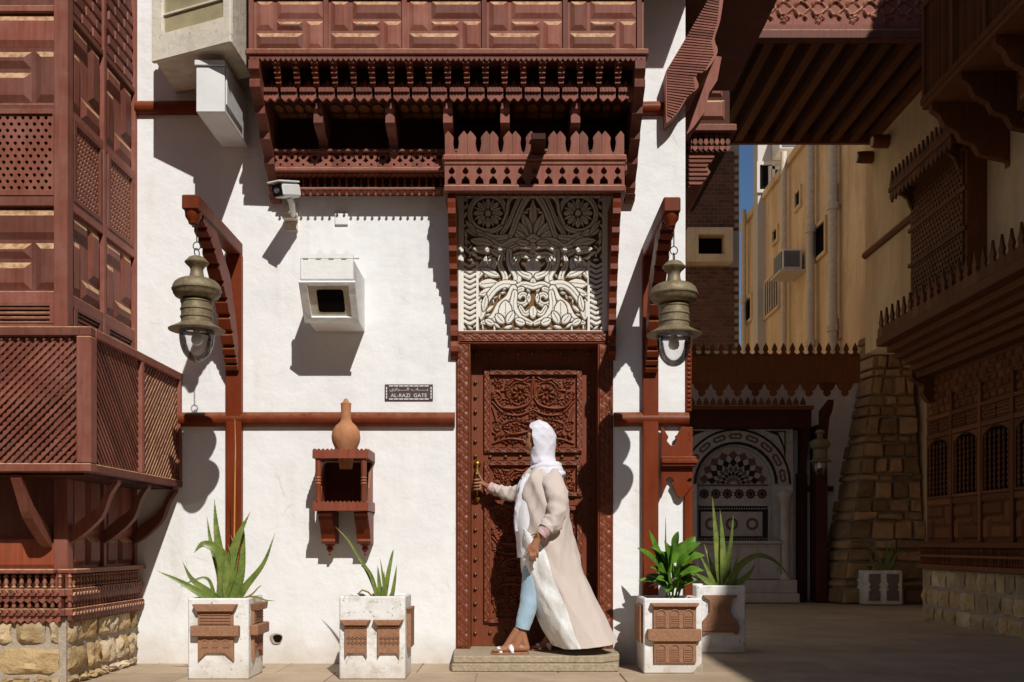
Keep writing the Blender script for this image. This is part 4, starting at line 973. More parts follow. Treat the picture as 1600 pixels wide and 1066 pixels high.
# ================================================= planters
def planter(px0, px1, py_top, py_bot, label, depth=.39, x0=None):
    D = CH*FPX/(py_bot-850); w = CD-D; X0, X1 = (px0-800)*D/FPX, (px1-800)*D/FPX
    if x0 is not None: X0 = x0
    z = CH-(py_top-850)*D/FPX
    t = thing('planter', label, 'planter', ((X0+X1)/2, -w+depth/2, 0), 'white planters with terracotta plaques')
    m = MB(); tk = .035
    O0 = [(X0,w),(X1,w),(X1,w-depth),(X0,w-depth)]; I = [(X0+tk,w-tk),(X1-tk,w-tk),(X1-tk,w-depth+tk),(X0+tk,w-depth+tk)]
    m.plate(O0, .0, z, [I], conv=lambda a, b, tt: FW.p(a, tt, b)); m.build('box', 'planter', t, bev=.008)
    sm = MB(); n = 8; r = random.Random(int(px0)); a0, a1, b0, b1 = X0+tk-.004, X1-tk+.004, w-depth+tk-.004, w-tk+.004
    sm.grid([[FW.p(a0+(a1-a0)*i/n, z-.03+r.uniform(-.012,.02), b0+(b1-b0)*j/n) for j in range(n+1)] for i in range(n+1)]); sm.build('soil', 'soil', t, smooth=True)
    return t, X0, X1, w, z
def plaqued(t, X0, X1, w, z, kind):
    W = X1-X0
    F2 = Fr((X1,0,0), (0,-1,0), (1,0,0))
    def U(a): return X0+a*W
    def V(b): return z*b
    tr = 'terracotta'
    if kind == 1:
        for F, f in ((FW, lambda a: (U(a))), (F2, None)):
            if f is None:
                d0 = w-.38; f = lambda a: w-.39*a; ww = 0
            else: ww = w
            MB(F).plate([(f(.10),V(.93)),(f(.84),V(.93)),(f(.77),V(.84)),(f(.17),V(.84))], ww+.0005, ww+.05).build('plaque_cornice', tr, t, bev=.004)
            up = MB(F).plate([(f(.18),V(.838)),(f(.76),V(.838)),(f(.76),V(.67)),(f(.18),V(.67))], ww+.0005, ww+.022).build('plaque', tr, t, bev=.002)
            for i in range(4): MB(F).plate([(f(.22),V(.69+i*.036)),(f(.72),V(.69+i*.036)),(f(.72),V(.705+i*.036)),(f(.22),V(.705+i*.036))], ww+.0225, ww+.028).build('groove_strip', tr, up)
            MB(F).plate([(f(.08),V(.668)),(f(.87),V(.668)),(f(.87),V(.535)),(f(.08),V(.535))], ww+.0005, ww+.055).build('plaque_belt', tr, t, bev=.006)
            lo = MB(F).plate([(f(.18),V(.533)),(f(.77),V(.533)),(f(.77),V(.23)),(f(.62),V(.33)),(f(.32),V(.33)),(f(.18),V(.23))], ww+.0005, ww+.022).build('plaque', tr, t, bev=.002)
            for i in range(3):
                c = .30+i*.17; r0 = .05
                P = [(f(c-r0),V(.40)),(f(c+r0),V(.40)),(f(c+r0),V(.48)),(f(c+r0*.5),V(.505)),(f(c-r0*.5),V(.505)),(f(c-r0),V(.48))]
                Q = [(f(c-r0*.6),V(.41)),(f(c+r0*.6),V(.41)),(f(c+r0*.6),V(.475)),(f(c),V(.49)),(f(c-r0*.6),V(.475))]
                MB(F).plate(P, ww+.0225, ww+.028, [Q]).build('arch_motif', tr, lo)
    if kind == 2:
        for c in (.255, .75):
            MB().plate([(U(c-.235),V(.72)),(U(c+.235),V(.72)),(U(c+.165),V(.655)),(U(c-.165),V(.655))], w+.0005, w+.05).build('plaque_cornice', tr, t, bev=.004)
            b = MB().plate([(U(c-.165),V(.65)),(U(c+.165),V(.65)),(U(c+.165),V(.26)),(U(c+.12),V(.32)),(U(c-.12),V(.32)),(U(c-.165),V(.26))], w+.0005, w+.022).build('plaque', tr, t, bev=.002)
            for i in range(7): MB().frus(U(c-.15+i*.043), U(c-.125+i*.043), V(.625), V(.645), w+.0225, w+.034, .002).build('dentil', tr, b)
            for j in range(2):
                for i in range(5): MB().plate([(U(c-.13+i*.062),V(.455+j*.055)),(U(c-.10+i*.062),V(.43+j*.055)),(U(c-.07+i*.062),V(.455+j*.055)),(U(c-.10+i*.062),V(.48+j*.055))], w+.0225, w+.03, [[(U(c-.115+i*.062),V(.455+j*.055)),(U(c-.10+i*.062),V(.443+j*.055)),(U(c-.085+i*.062),V(.455+j*.055)),(U(c-.10+i*.062),V(.467+j*.055))]]).build('lozenge', tr, b)
        MB(F2).plate([(w-.06,V(.85)),(w-.33,V(.85)),(w-.30,V(.78)),(w-.30,V(.36)),(w-.09,V(.36)),(w-.09,V(.78))], .0005, .03).build('plaque', tr, t, bev=.003)
    if kind == 3:
        MB().plate([(U(.10),V(.94)),(U(.94),V(.94)),(U(.90),V(.89)),(U(.15),V(.89))], w+.0005, w+.05).build('plaque_cornice', tr, t, bev=.004)
        up = MB().plate([(U(.16),V(.888)),(U(.89),V(.888)),(U(.89),V(.60)),(U(.16),V(.60))], w+.0005, w+.022).build('plaque', tr, t, bev=.002)
        MB().plate([(U(.05),V(.598)),(U(.97),V(.598)),(U(.97),V(.45)),(U(.90),V(.43)),(U(.13),V(.43)),(U(.05),V(.45))], w+.0005, w+.045).build('plaque_belt', tr, t, bev=.006)
        lo = MB().plate([(U(.17),V(.428)),(U(.89),V(.428)),(U(.89),V(.15)),(U(.17),V(.15))], w+.0005, w+.022).build('plaque', tr, t, bev=.002)
        for b, zb, zt in ((up,.62,.80), (lo,.18,.34)):
            for i in range(3):
                c = .29+i*.235; r0 = .085
                P = [(U(c-r0),V(zb)),(U(c+r0),V(zb))]+[(U(c+r0*math.cos(a)),V(zt+.06*math.sin(a))) for a in np.linspace(0,math.pi,9)]
                Q = [(U(c-r0*.8),V(zb+.012)),(U(c+r0*.8),V(zb+.012))]+[(U(c+r0*.8*math.cos(a)),V(zt+.045*math.sin(a))) for a in np.linspace(0,math.pi,9)]
                MB().plate(P, w+.0225, w+.029, [Q]).build('arch_motif', tr, b)
                for q in range(5): MB().box(U(c-r0*.75), U(c+r0*.75), V(zb+.02+q*.03), V(zb+.032+q*.03), w+.0225, w+.027).build('shutter_slat', tr, b)
        F3 = Fr((X0,0,0), (0,-1,0), (-1,0,0))
        MB(F3).plate([(w-.05,V(.9)),(w-.33,V(.9)),(w-.33,V(.4)),(w-.05,V(.4))], .0005, .022).build('plaque', tr, t, bev=.002)
        MB().hexa([FW.p(U(.86),0,w-.03),FW.p(U(1.02),0,w-.03),FW.p(U(1.02),V(.16),w-.03),FW.p(U(.9),V(.10),w-.03),FW.p(U(.84),0,w+.006),FW.p(U(1.01),0,w+.006),FW.p(U(1.01),V(.15),w+.006),FW.p(U(.92),V(.09),w+.006)]).build('chipped_corner', 'mortar', t)
    if kind == 4:
        L = [(.12,.86),(.82,.86),(.80,.83),(.72,.81),(.70,.72),(.68,.62),(.72,.55),(.80,.50),(.83,.46),(.84,.30),(.80,.27),(.74,.31),(.22,.31),(.12,.27),(.10,.32),(.12,.48),(.20,.54),(.26,.62),(.25,.78),(.15,.82)]
        b = MB().plate([(U(a),V(v)) for a, v in L], w+.0005, w+.03).build('plaque', tr, t, bev=.003)
        for c in (.38, .56): MB().plate([(U(c-.05),V(.70)),(U(c+.05),V(.70)),(U(c),V(.63))], w+.0305, w+.036).build('drop_motif', tr, b)
        MB().box(U(.10), U(.85), V(.33), V(.43), w+.0305, w+.038).build('base_band', tr, b, bev=.003)
p1 = planter(293.5, 388, 935, 1062, 'white planter with a belted terracotta plaque holding the big aloe below the left lantern bracket', .38); plaqued(*p1, 1)
p2 = planter(530, 633, 932, 1062, 'white planter with two small terracotta plaques below the red shelf'); plaqued(*p2, 2)
p3 = planter(1006, 1097, 935, 1053, 'white planter with arched terracotta plaque and a chipped corner beside the step'); plaqued(*p3, 3)
p4 = planter(1097, 1165, 915, 1021, 'white planter with a vase shaped terracotta plaque at the mouth of the alley', x0=1.50); plaqued(*p4, 4)
# ================================================= plants
def aloe_leaf(t, ctrl, wid, mat='aloe', thick=.34):
    tipk = random.uniform(.86, 1.04)
    P = catmull(ctrl, 7); n = len(P); m = MB(); rings = []; tf = []
    up = np.array((0,-.25,1.))
    for i, p in enumerate(P):
        s = i/(n-1); tg = P[min(i+1,n-1)]-P[max(i-1,0)]; tg /= np.linalg.norm(tg)+1e-9
        view = np.array((0.15,-1,.15)); a = np.cross(tg, view); a /= np.linalg.norm(a)+1e-9; b = np.cross(a, tg)
        hw = wid*.57*max(.03, (1-s**1.35))*(.85+.15*min(1, s*5)); th = hw*thick
        sec = [(-1,.15),(-.92,.42),(-.5,.1),(0,-.1),(.5,.1),(.92,.42),(1,.15),(.55,-.75),(0,-1.05),(-.55,-.75)]
        ring = []
        for x, y in sec: m.v.append(p+a*hw*x+b*th*y); ring.append(len(m.v)-1); tf.append(s)
        rings.append(ring)
        if 0 < i < n-2:                                # marginal teeth
            for sx in (-1, 1):
                q = p+a*hw*sx*.97+b*th*.25; k = len(m.v); tl = .0015+.03*wid
                m.v += [q-tg*tl*.9, q+tg*tl*.9, q+a*sx*tl*1.1+tg*tl]; m.f.append((k,k+1,k+2)); tf += [s]*3
    for x, y in zip(rings, rings[1:]):
        for k in range(10): m.f.append((x[k], x[(k+1)%10], y[(k+1)%10], y[k]))
    m.f.append(tuple(rings[-1]))
    o = m.build('leaf', mat, t, smooth=R(50), recalc=False); o.data.attributes.new('tipf', 'FLOAT', 'POINT').data.foreach_set('value', [x*tipk for x in tf]); return o
def PP(px, py, w): return np.array(FW.p(fx(px,w), fz(py,w), w))
w1 = p1[3]-.19
al = thing('aloe_plant', 'large spiky aloe with arching leaves and a tall dry stalk', 'aloe', (fx(352,w1),-w1,p1[4]-.03))
for pts, wd, mt in (
    ([(352,940,0),(345,880,0),(338,825,-.01),(335,780,-.02)], .075, 'aloe'), ([(350,940,.02),(352,890,.03),(340,860,.05),(318,850,.07),(303,864,.08)], .105, 'aloe'),
    ([(360,940,.03),(358,890,.03),(372,840,.02),(391,800,.0)], .09, 'aloe'), ([(348,940,-.03),(344,900,-.04),(330,850,-.06),(323,806,-.07)], .055, 'aloe'),
    ([(345,942,.08),(325,925,.12),(300,905,.15),(285,878,.16)], .06, 'aloe'), ([(340,942,.10),(315,928,.14),(280,908,.17),(245,892,.18)], .058, 'aloe'),
    ([(368,940,.02),(385,915,.04),(412,880,.06),(430,833,.06)], .055, 'aloe'), ([(362,938,-.05),(376,900,-.06),(380,850,-.07),(379,806,-.08)], .06, 'aloe'),
    ([(358,940,-.02),(366,890,-.02),(370,860,-.03),(360,836,-.04)], .04, 'aloe'), ([(338,940,.09),(325,905,.12),(300,908,.15),(278,920,.16)], .022, 'aloe'),
    ([(375,938,.06),(392,930,.08),(404,918,.09),(409,915,.1)], .014, 'aloe_dry'), ([(378,938,.06),(398,933,.08),(415,938,.1),(431,939,.1)], .02, 'aloe'), ([(352,938,.03),(362,905,.05),(362,870,.05),(356,850,.05)], .03, 'aloe')):
    aloe_leaf(al, [PP(x, y, w1+d) for x, y, d in pts], wd, mt)
MB().tube([PP(364,935,w1), PP(366,850,w1), PP(367,760,w1), PP(368,700,w1), PP(367,655,w1)], [.006,.0055,.005,.004,.002], 6).build('dry_stalk', 'stalk', al)
w2 = p2[3]-.19
a2 = thing('aloe_plant', 'small young aloe with a few upright leaves in the planter under the red shelf', 'aloe', (fx(590,w2),-w2,p2[4]-.03))
for pts, wd in (([(592,936,0),(578,900,.01),(560,870,.02),(543,843,.03),(524,823,.03)], .030), ([(590,936,.03),(580,900,.03),(566,880,.04),(560,872,.04)], .028), ([(595,936,0),(592,905,0),(590,883,0)], .032), ([(600,936,.02),(606,900,.02),(612,870,.0),(615,858,0)], .034),
    ([(603,936,-.02),(598,900,-.02),(594,872,-.03)], .022), ([(612,936,0),(617,905,0),(620,882,0)], .026), ([(597,936,.04),(600,912,.05),(600,890,.05)], .024)):
    aloe_leaf(a2, [PP(x, y, w2+d) for x, y, d in pts], wd, thick=.5)
MB().tube([PP(582,932,w2+.1), PP(575,925,w2+.12), PP(566,922,w2+.14), PP(560,928,w2+.15)], .006, 5).build('dry_stalk', 'aloe_dry', a2)
w4 = p4[3]-.17
a4 = thing('aloe_plant', 'aloe with one long leaf drooping over the alley paving', 'aloe', (fx(1128,w4),-w4,p4[4]-.03))
for pts, wd in (([(1128,918,0),(1122,870,0),(1117,820,0),(1113,776,0)], .07), ([(1132,918,.02),(1130,870,.02),(1128,830,.02),(1125,796,.02)], .062), ([(1136,918,0),(1138,880,0),(1143,840,0),(1146,804,0)], .055),
    ([(1140,918,.03),(1155,885,.04),(1185,868,.05),(1215,880,.06),(1243,915,.06)], .06), ([(1142,920,.06),(1158,908,.08),(1172,895,.09),(1180,880,.09)], .062), ([(1120,918,.05),(1100,905,.08),(1085,895,.1)], .06),
    ([(1118,918,.03),(1105,890,.04),(1094,868,.04)], .04), ([(1136,918,.08),(1146,895,.1),(1152,870,.1)], .06), ([(1122,918,-.05),(1110,880,-.08),(1100,850,-.1)], .05)):
    aloe_leaf(a4, [PP(x, y, w4+d) for x, y, d in pts], wd)
# leafy plant in planter three
w3 = p3[3]-.2
lp = thing('leafy_plant', 'glossy broad leaved green plant in the planter beside the step', 'plant', (fx(1048,w3),-w3,p3[4]-.03))
def broad_leaf(base, tip, wid, droop, roll, mat='leaf'):
    base, tip = np.array(base), np.array(tip); d = tip-base; L = np.linalg.norm(d); mid = base+d*.5+np.array((0,0,droop*L))
    P = catmull([base, mid, tip], 5); n = len(P); m = MB(); G = []
    sidev = np.cross(d/L, np.array((math.sin(roll), -math.cos(roll)*.6, .8))); sidev /= np.linalg.norm(sidev)
    for i, p in enumerate(P):
        s = i/(n-1); hw = wid*.5*math.sin(math.pi*min(1, s**.8))**.8+.001
        nr = np.cross(sidev, d/L)
        G.append([p+sidev*hw*x+nr*hw*abs(x)*.35 for x in (-1,-.5,0,.5,1)])
    m.grid(G); return m.build('leaf', mat, lp, smooth=True, recalc=False)
rr = random.Random(3)
for (bx, by, tx, ty, d0, d1, wd) in ((1040,915,1014,828,0,.05,.05),(1038,900,995,856,.02,.14,.07),(1045,895,1052,850,.02,.08,.08),(1050,880,1072,845,0,.03,.085),(1060,880,1095,848,.02,.06,.08),(1062,890,1102,868,.03,.1,.085),(1058,905,1100,892,.05,.14,.075),(1042,905,1030,880,.05,.13,.075),(1048,915,1025,905,.06,.15,.07),(1052,900,1062,878,.05,.12,.08),(1060,918,1066,900,.06,.13,.07),(1045,890,1034,862,.03,.1,.07),(1050,912,1046,885,.08,.16,.08),(1056,890,1080,870,.06,.14,.085),(1044,922,1030,912,.02,.1,.05),(1058,925,1064,905,.02,.08,.06),(1048,880,1038,845,-.03,-.05,.06),(1066,870,1086,838,-.04,-.06,.07),(1052,900,1085,905,-.02,-.05,.07),(1054,862,1060,830,0,.02,.06)):
    broad_leaf(PP(bx,by,w3+d0), PP(tx,ty,w3+d1), wd*1.15, rr.uniform(.05,.16), rr.uniform(-.8,.8))
for q_ in range(26):
    an = rr.uniform(0, 6.28); rad_ = rr.uniform(.10,.22); hz = rr.uniform(.03,.30); c_ = PP(1050,930,w3)
    bs_ = c_+np.array((.03*math.cos(an), .03*math.sin(an), hz*.6)); tp_ = c_+np.array((rad_*math.cos(an)*1.1, rad_*math.sin(an)*.8, hz+rr.uniform(-.02,.1)))
    broad_leaf(bs_, tp_, rr.uniform(.055,.085), rr.uniform(.08,.2), rr.uniform(-.8,.8))
for (x, y, x2, y2) in ((1046,940,1042,890),(1050,940,1052,880),(1054,940,1062,885),(1043,940,1036,905),(1057,940,1064,905)):
    MB().tube([PP(x,y,w3), PP((x+x2)/2+2,(y+y2)/2,w3+.02), PP(x2,y2,w3+.03)], [.008,.007,.005], 6).build('stem', 'leaf', lp)
MB().tube([PP(1042,890,w3), PP(1040,850,w3+.01), PP(1040,808,w3+.01)], [.004,.006,.001], 6).build('furled_leaf', 'leaf', lp)
# ================================================= the woman at the door
FPT = np.array((.12, -.25, .11))
per = thing('person', 'person in white headscarf, long beige coat and pale jeans reaching for the door handle', 'person', FPT)
def B(px, py, y): return np.array(((px-800)*(CD+y)/FPX, y, CH-(py-850)*(CD+y)/FPX))
class Body(MB):
    def cap(s, a, b, ra, rb, n=12, flat=1.0):
        a, b = np.array(a, float), np.array(b, float); d = b-a; L = np.linalg.norm(d)+1e-9; t = d/L
        up = np.array((0,0,1.)) if abs(t[2]) < .85 else np.array((0,1.,0)); x = np.cross(t, up); x /= np.linalg.norm(x); y = np.cross(t, x)
        pr = [(-ra*.98, .15*ra), (-ra*.7, .71*ra), (0, ra), (L*.5, (ra+rb)/2), (L, rb), (L+rb*.7, .71*rb), (L+rb*.98, .15*rb)]; rings = []
        for h, r in pr:
            ring = []
            for k in range(n): an = 2*math.pi*k/n; s.v.append(a+t*h+r*(x*math.cos(an)+y*flat*math.sin(an))); ring.append(len(s.v)-1)
            rings.append(ring)
        for p, q in zip(rings, rings[1:]):
            for k in range(n): s.f.append((p[k], p[(k+1)%n], q[(k+1)%n], q[k]))
        s.f.append(tuple(reversed(rings[0]))); s.f.append(tuple(rings[-1]))
b = Body()
HC = B(842, 686, -.25)
def rg(t): return (1-abs(math.sin(t)))**1.6-.35
def RH(v):
    c, q = math.cos(R(0)), math.sin(R(0)); return np.array((v[0]*c-v[1]*q, v[0]*q+v[1]*c, v[2]))
n_h0 = len(b.v)
b.ball(HC+(0,0,.02), (.082,.07,.10), 16, 12)                       # skull
b.ball(HC+np.array((-.036,0,-.030)), (.062,.054,.078), 14, 10)       # face mass
b.cap(HC+np.array((-.078,0,.012)), HC+np.array((-.098,0,-.022)), .010, .013)   # nose
b.cap(HC+np.array((-.078,-.012,-.050)), HC+np.array((-.078,.012,-.050)), .011, .011); b.cap(HC+np.array((-.077,-.010,-.063)), HC+np.array((-.077,.010,-.063)), .011, .011)
b.ball(HC+np.array((-.068,0,-.092)), (.025,.022,.02), 10, 8)         # chin
b.cap(HC+np.array((-.072,-.035,.03)), HC+np.array((-.078,.035,.03)), .012, .012) # brow
for s in (-1, 1): b.ball(HC+np.array((-.073,s*.03,.014)), (.011,.014,.010), 8, 6)
NK = B(847, 728, -.25)
for q_ in range(n_h0, len(b.v)): b.v[q_] = HC+RH(b.v[q_]-HC)
b.cap(HC+np.array((.01,0,-.06)), NK, .05, .055); 
SHn, SHf = B(866, 752, -.41), B(838, 755, -.10); ch = B(852, 790, -.25); wa = B(850, 835, -.25); hp = B(852, 872, -.25)
b.cap(SHn+np.array((0,.05,-.01)), SHf+np.array((0,-.03,-.01)), .035, .035); b.cap(NK, ch, .06, .11); b.cap(ch, wa, .12, .105); b.cap(wa, hp, .11, .135)
# arm that reaches the handle
E2, Wr2 = B(800, 772, .0), B(762, 760, .085)
b.cap(SHf, E2, .045, .036); b.cap(E2, Wr2, .036, .023)
Hn = B(754, 756, .115); b.cap(Wr2, Hn, .024, .028, flat=.7)
GR = B(746, 757, .125)
for i in range(4):                                                   # fingers wrapped round the grip
    z = dz(750+i*5)-.004; r = .0088-.0006*abs(i-1.3)
    k0 = Hn+np.array((-.005,.0,.018-.012*i)); k1 = np.array((HX+.022,.105-.006*i,z)); k2 = np.array((HX-.012,.098,z-.002)); k3 = np.array((HX-.026,.118,z-.003)); k4 = np.array((HX-.016,.135,z-.003))
    b.cap(k0, k1, r+.001, r, 8); b.cap(k1, k2, r, r, 8); b.cap(k2, k3, r, r*.95, 8); b.cap(k3, k4, r*.95, r*.85, 8)
t0 = Hn+np.array((.0,-.012,.015)); t1 = np.array((HX+.018,.098,dz(745))); t2 = np.array((HX+.004,.092,dz(738)))
b.cap(t0, t1, .011, .010, 8); b.cap(t1, t2, .010, .0085, 8)
# hanging arm
E1, Wr1 = B(868, 806, -.47), B(841, 838, -.52)
b.cap(SHn+np.array((.01,.03,-.03)), E1, .035, .036); b.cap(E1, Wr1, .04, .024)
Pm = B(834, 858, -.525); b.cap(Wr1, Pm, .026, .032, flat=.6); b.cap(Wr1+np.array((-.01,0,-.01)), Pm+np.array((.012,0,0)), .024, .026, flat=.6)
for i in range(4):
    o = np.array((-.024+.016*i, -.004*abs(i-1.5), -.012+.003*i)); L = (.034,.040,.038,.028)[i]
    k0 = Pm+o; k1 = k0+np.array((-.003+.002*i,-.008,-L)); k2 = k1+np.array((-.001,.012,-L*.62)); k3 = k2+np.array((.002,.014,-L*.35))
    b.cap(k0, k1, .0092, .0086, 8); b.cap(k1, k2, .0086, .008, 8); b.cap(k2, k3, .008, .0068, 8)
k0 = Pm+np.array((-.022,.004,.03)); k1 = k0+np.array((-.02,-.004,-.032)); k2 = k1+np.array((-.003,.0,-.03)); b.cap(k0, k1, .011, .0095, 8); b.cap(k1, k2, .0095, .008, 8)
# legs and feet
def leg(hip, knee, ank, heel, toe, sgn):
    b.cap(hip, knee, .088, .055); b.cap(knee, ank, .055, .032); b.ball((knee+ank)/2+np.array((.012,0,.03)), (.05,.045,.11), 10, 8)
    heel, toe = np.array(heel), np.array(toe); d = toe-heel
    b.cap(ank, heel+np.array((0,0,.028)), .033, .027); b.cap(heel+np.array((0,0,.026)), heel+d*.55+np.array((0,0,.030)), .028, .030, flat=1.0); b.cap(ank+d*.1, heel+d*.62+np.array((0,0,.032)), .032, .022)
    b.cap(ank+np.array((0,0,-.02)), heel+d*.3+np.array((0,0,.03)), .032, .032); b.cap(heel+d*.5+np.array((0,0,.022)), heel+d*.74+np.array((0,0,.016)), .032, .026, flat=1.0)
    for i in range(5):
        o = np.array((0, -.030+.015*i, 0)); f = 1.0-.05*abs(i-(1 if sgn > 0 else 3)); p0 = heel+d*.7+o+np.array((0,0,.017)); p1_ = heel+d*f+o*1.05+np.array((0,0,.011)); b.cap(p0, p1_, .0115, .0095 if i in (0,4) else .0105, 8)
S0 = .11+.016
leg(B(838,880,-.31), B(830,930,-.33), B(814,985,-.34), (fx(822,.345), -.345, S0), (fx(770,.35), -.36, S0), 1)
leg(B(862,880,-.19), B(862,940,-.16), B(869,985,-.13), (fx(877,.125), -.125, S0+.004), (fx(833,.12), -.125, S0), -1)
body = b.build('body', 'skin', per, smooth=True)
rm = body.modifiers.new('Remesh', 'REMESH'); rm.mode = 'VOXEL'; rm.voxel_size = .004; rm.use_smooth_shade = True
sm_ = body.modifiers.new('Smooth', 'SMOOTH'); sm_.factor = .5; sm_.iterations = 2
# facial details
for s in (-1, 1):
    e = HC+RH(np.array((-.085,s*.029,.012))); MB().ball(e, (.006,.012,.005), 8, 6).build('eye', 'lens', body)
    MB().tube([e+RH(np.array((.002,-.018,.022))), e+RH(np.array((-.006,0,.028))), e+RH(np.array((.002,.018,.022)))], .0035, 5).build('eyebrow', 'lens', body)
# jeans
def limb(name, mat, pts, rad, n=20, folds=.004, parent=per, smooth=True, flat=1.0, seed=0, sub=5, wr=0):
    P = catmull(pts, sub); rr_ = np.interp(np.linspace(0,1,len(P)), np.linspace(0,1,len(rad)), rad); m = MB(); r = random.Random(seed); rings = []
    ph = [r.uniform(0,6.28) for _ in range(6)]
    t0 = P[1]-P[0]; ax_ = None
    for i, p in enumerate(P):
        t = P[min(i+1,len(P)-1)]-P[max(i-1,0)]; t /= np.linalg.norm(t)
        if ax_ is None: ax_ = np.cross(t, np.array((0,1.,.2)))
        ax_ = ax_-t*np.dot(ax_,t); ax_ /= np.linalg.norm(ax_); by = np.cross(t, ax_); s = i/(len(P)-1); ring = []
        for k in range(n):
            a = 2*math.pi*k/n
            f = folds*(math.sin(s*11+2.5*math.sin(a+ph[0])+ph[1])+.5*math.sin(s*19+a*2+ph[2])+.8*math.sin(3*a+s*6+ph[3]))+wr*(math.sin(s*34+1.8*math.sin(a+ph[4])+ph[5])*math.exp(-((s-.62)/.25)**2)+.5*math.sin(s*52+2*a))+wr*2.2*(rg(s*9+1.4*a+ph[0])+.8*rg(s*13-1.7*a+ph[2]))
            m.v.append(p+(rr_[i]+f)*(ax_*math.cos(a)+by*flat*math.sin(a))); ring.append(len(m.v)-1)
        rings.append(ring)
    for x, y in zip(rings, rings[1:]):
        for k in range(n): m.f.append((x[k], x[(k+1)%n], y[(k+1)%n], y[k]))
    return m.build(name, mat, parent, smooth=smooth)
limb('jeans_leg', 'jeans', [B(840,862,-.30), B(836,895,-.32), B(829,932,-.335), B(822,960,-.34), B(816,982,-.34)], [.10,.092,.07,.062,.052], seed=1, folds=.0015, wr=.0007, sub=10)
limb('jeans_leg', 'jeans', [B(862,862,-.20), B(862,900,-.18), B(862,940,-.16), B(868,982,-.135)], [.10,.09,.068,.053], seed=2, folds=.0025)
# white top under the coat
limb('top', 'top', [B(838,742,-.25), B(832,765,-.25), B(830,800,-.25), B(832,835,-.25), B(836,868,-.25)], [.07,.115,.125,.125,.13], flat=1.25, seed=3, folds=.004)
# coat: open sheet from the near front edge round the back to the far front edge
rows = [(724,838,860,0,.06),(730,831,864,0,.095),(737,823,869,0,.14),(745,817,875,.0,.178),(756,813,880,.0,.195),(775,811,884,.0,.20),(800,810,888,0,.198),(822,811,892,.04,.20),(840,812,895,.25,.20),(860,814,900,.38,.205),(900,821,912,.40,.215),(950,838,935,.42,.235),(985,856,951,.36,.25),(1005,868,961,.34,.258)]
NR, NC = 64, 130
ys = np.array([r[0] for r in rows], float); yy = np.concatenate([np.linspace(724,760,12), np.linspace(763,1005,NR-12)])
col = lambda k: np.interp(yy, ys, [r[k] for r in rows])
F_, Bk_, Ne_, Hb_ = col(1), col(2), col(3), col(4)
def coat_row(i, dr, ph0, ph1, nc):
    low = max(0, (yy[i]-790)/214); row = []; cxp, ap = (F_[i]+Bk_[i])/2, (Bk_[i]-F_[i])/2
    for j in range(nc+1):
        ph = ph0+(ph1-ph0)*j/nc
        fold = low**.6*(.55+.45*math.sin(1.7*ph+1.1))*(.016*math.sin(4.3*ph+2.9*low+.5)+.010*math.sin(7.1*ph-3.4*low+1)+.005*math.sin(13.7*ph+5*low))+.007*low**.4*rg(3.1*ph+2.2*low+.3)+.005*rg(5.3*ph-4.5*low+1.7)*min(1, low*2)+(1-low)*(.007*rg(2.6*ph+yy[i]*.045)+.005*rg(4.4*ph-yy[i]*.06+.8)+.006*math.sin(5*ph+yy[i]*.075)+.005*math.sin(9*ph-yy[i]*.10)+.003*math.sin(14*ph+yy[i]*.16))
        rx, ry = ap*(7.05/FPX)+fold+dr, Hb_[i]+fold+dr
        c, s = math.cos(ph), math.sin(ph); y = -.25+ry*abs(s)**.9*(1 if s > 0 else -1)
        x = (cxp-800)*(7.05/FPX)+rx*c
        z = CH-(yy[i]-850)*7.05/FPX+.010*low*math.sin(3*ph)+.035*low*max(0, c)-(.022*low if s < 0 else 0)*abs(s)
        row.append((x, y, z))
    return row
ED = .965*math.pi
coat = MB().grid([coat_row(i, 0, -ED, ED, NC) for i in range(NR)]).build('coat', 'coat', per, smooth=True, recalc=False)
MB().grid([coat_row(i, -.006, -ED, ED, NC) for i in range(16, NR)]).build('coat_lining', 'lining', coat, smooth=True, recalc=False)
# the near front panel is blown back so that its satin lining shows outside
G = []
for i in range(NR):
    if yy[i] < 822: continue
    phn = -math.acos(max(-1, min(1, 2*Ne_[i]*1.0-1.0)))         # angle where the outer cloth starts again
    low = (yy[i]-822)/183
    r = coat_row(i, .006+.010*min(1, low*3)+.004*math.sin(yy[i]*.13), -ED, -ED+max(.05, math.acos(1-2*min(.6, Ne_[i]))), 40); G.append([(x, y-.006*rg(yy[i]*.05+q_*.16)-.004*rg(yy[i]*.085-q_*.12), z) for q_, (x, y, z) in enumerate(r)])
MB().grid(G).build('turned_back_lining', 'lining', coat, smooth=True, recalc=False)
G2 = [coat_row(i, .014, -ED-.03, -ED+.16, 4) for i in range(NR) if yy[i] > 745]
MB().grid(G2).build('front_facing', 'coat', coat, smooth=True, recalc=False)
limb('coat_sleeve', 'coat', [B(858,741,-.30), B(862,748,-.37), B(868,772,-.425), B(870,798,-.465), B(864,815,-.49), B(853,828,-.512)], [.035,.075,.078,.074,.066,.055], seed=5, folds=.005, n=36, sub=14, wr=.0035)
limb('sleeve_cuff', 'cuff', [B(856,825,-.512), B(849,832,-.515), B(845,836,-.517)], [.05,.046,.044], seed=6, folds=.002)
limb('coat_sleeve', 'coat', [B(846,746,-.17), B(834,755,-.12), B(820,766,-.06), B(800,772,.005), B(786,769,.045), B(774,765,.068)], [.03,.07,.066,.056,.05,.044], seed=7, folds=.004, n=30, sub=12, wr=.0035)
limb('sleeve_cuff', 'cuff', [B(776,766,.066), B(769,763,.077), B(765,761,.084)], [.044,.041,.039], seed=8, folds=.0015)
MB().tube([B(838,834,-.52)+np.array((.034*math.cos(a)-.0,.026*math.sin(a),.012*math.cos(a))) for a in np.linspace(0,2*math.pi,15)], .004, 6).build('bracelet', 'brass', per, smooth=True)
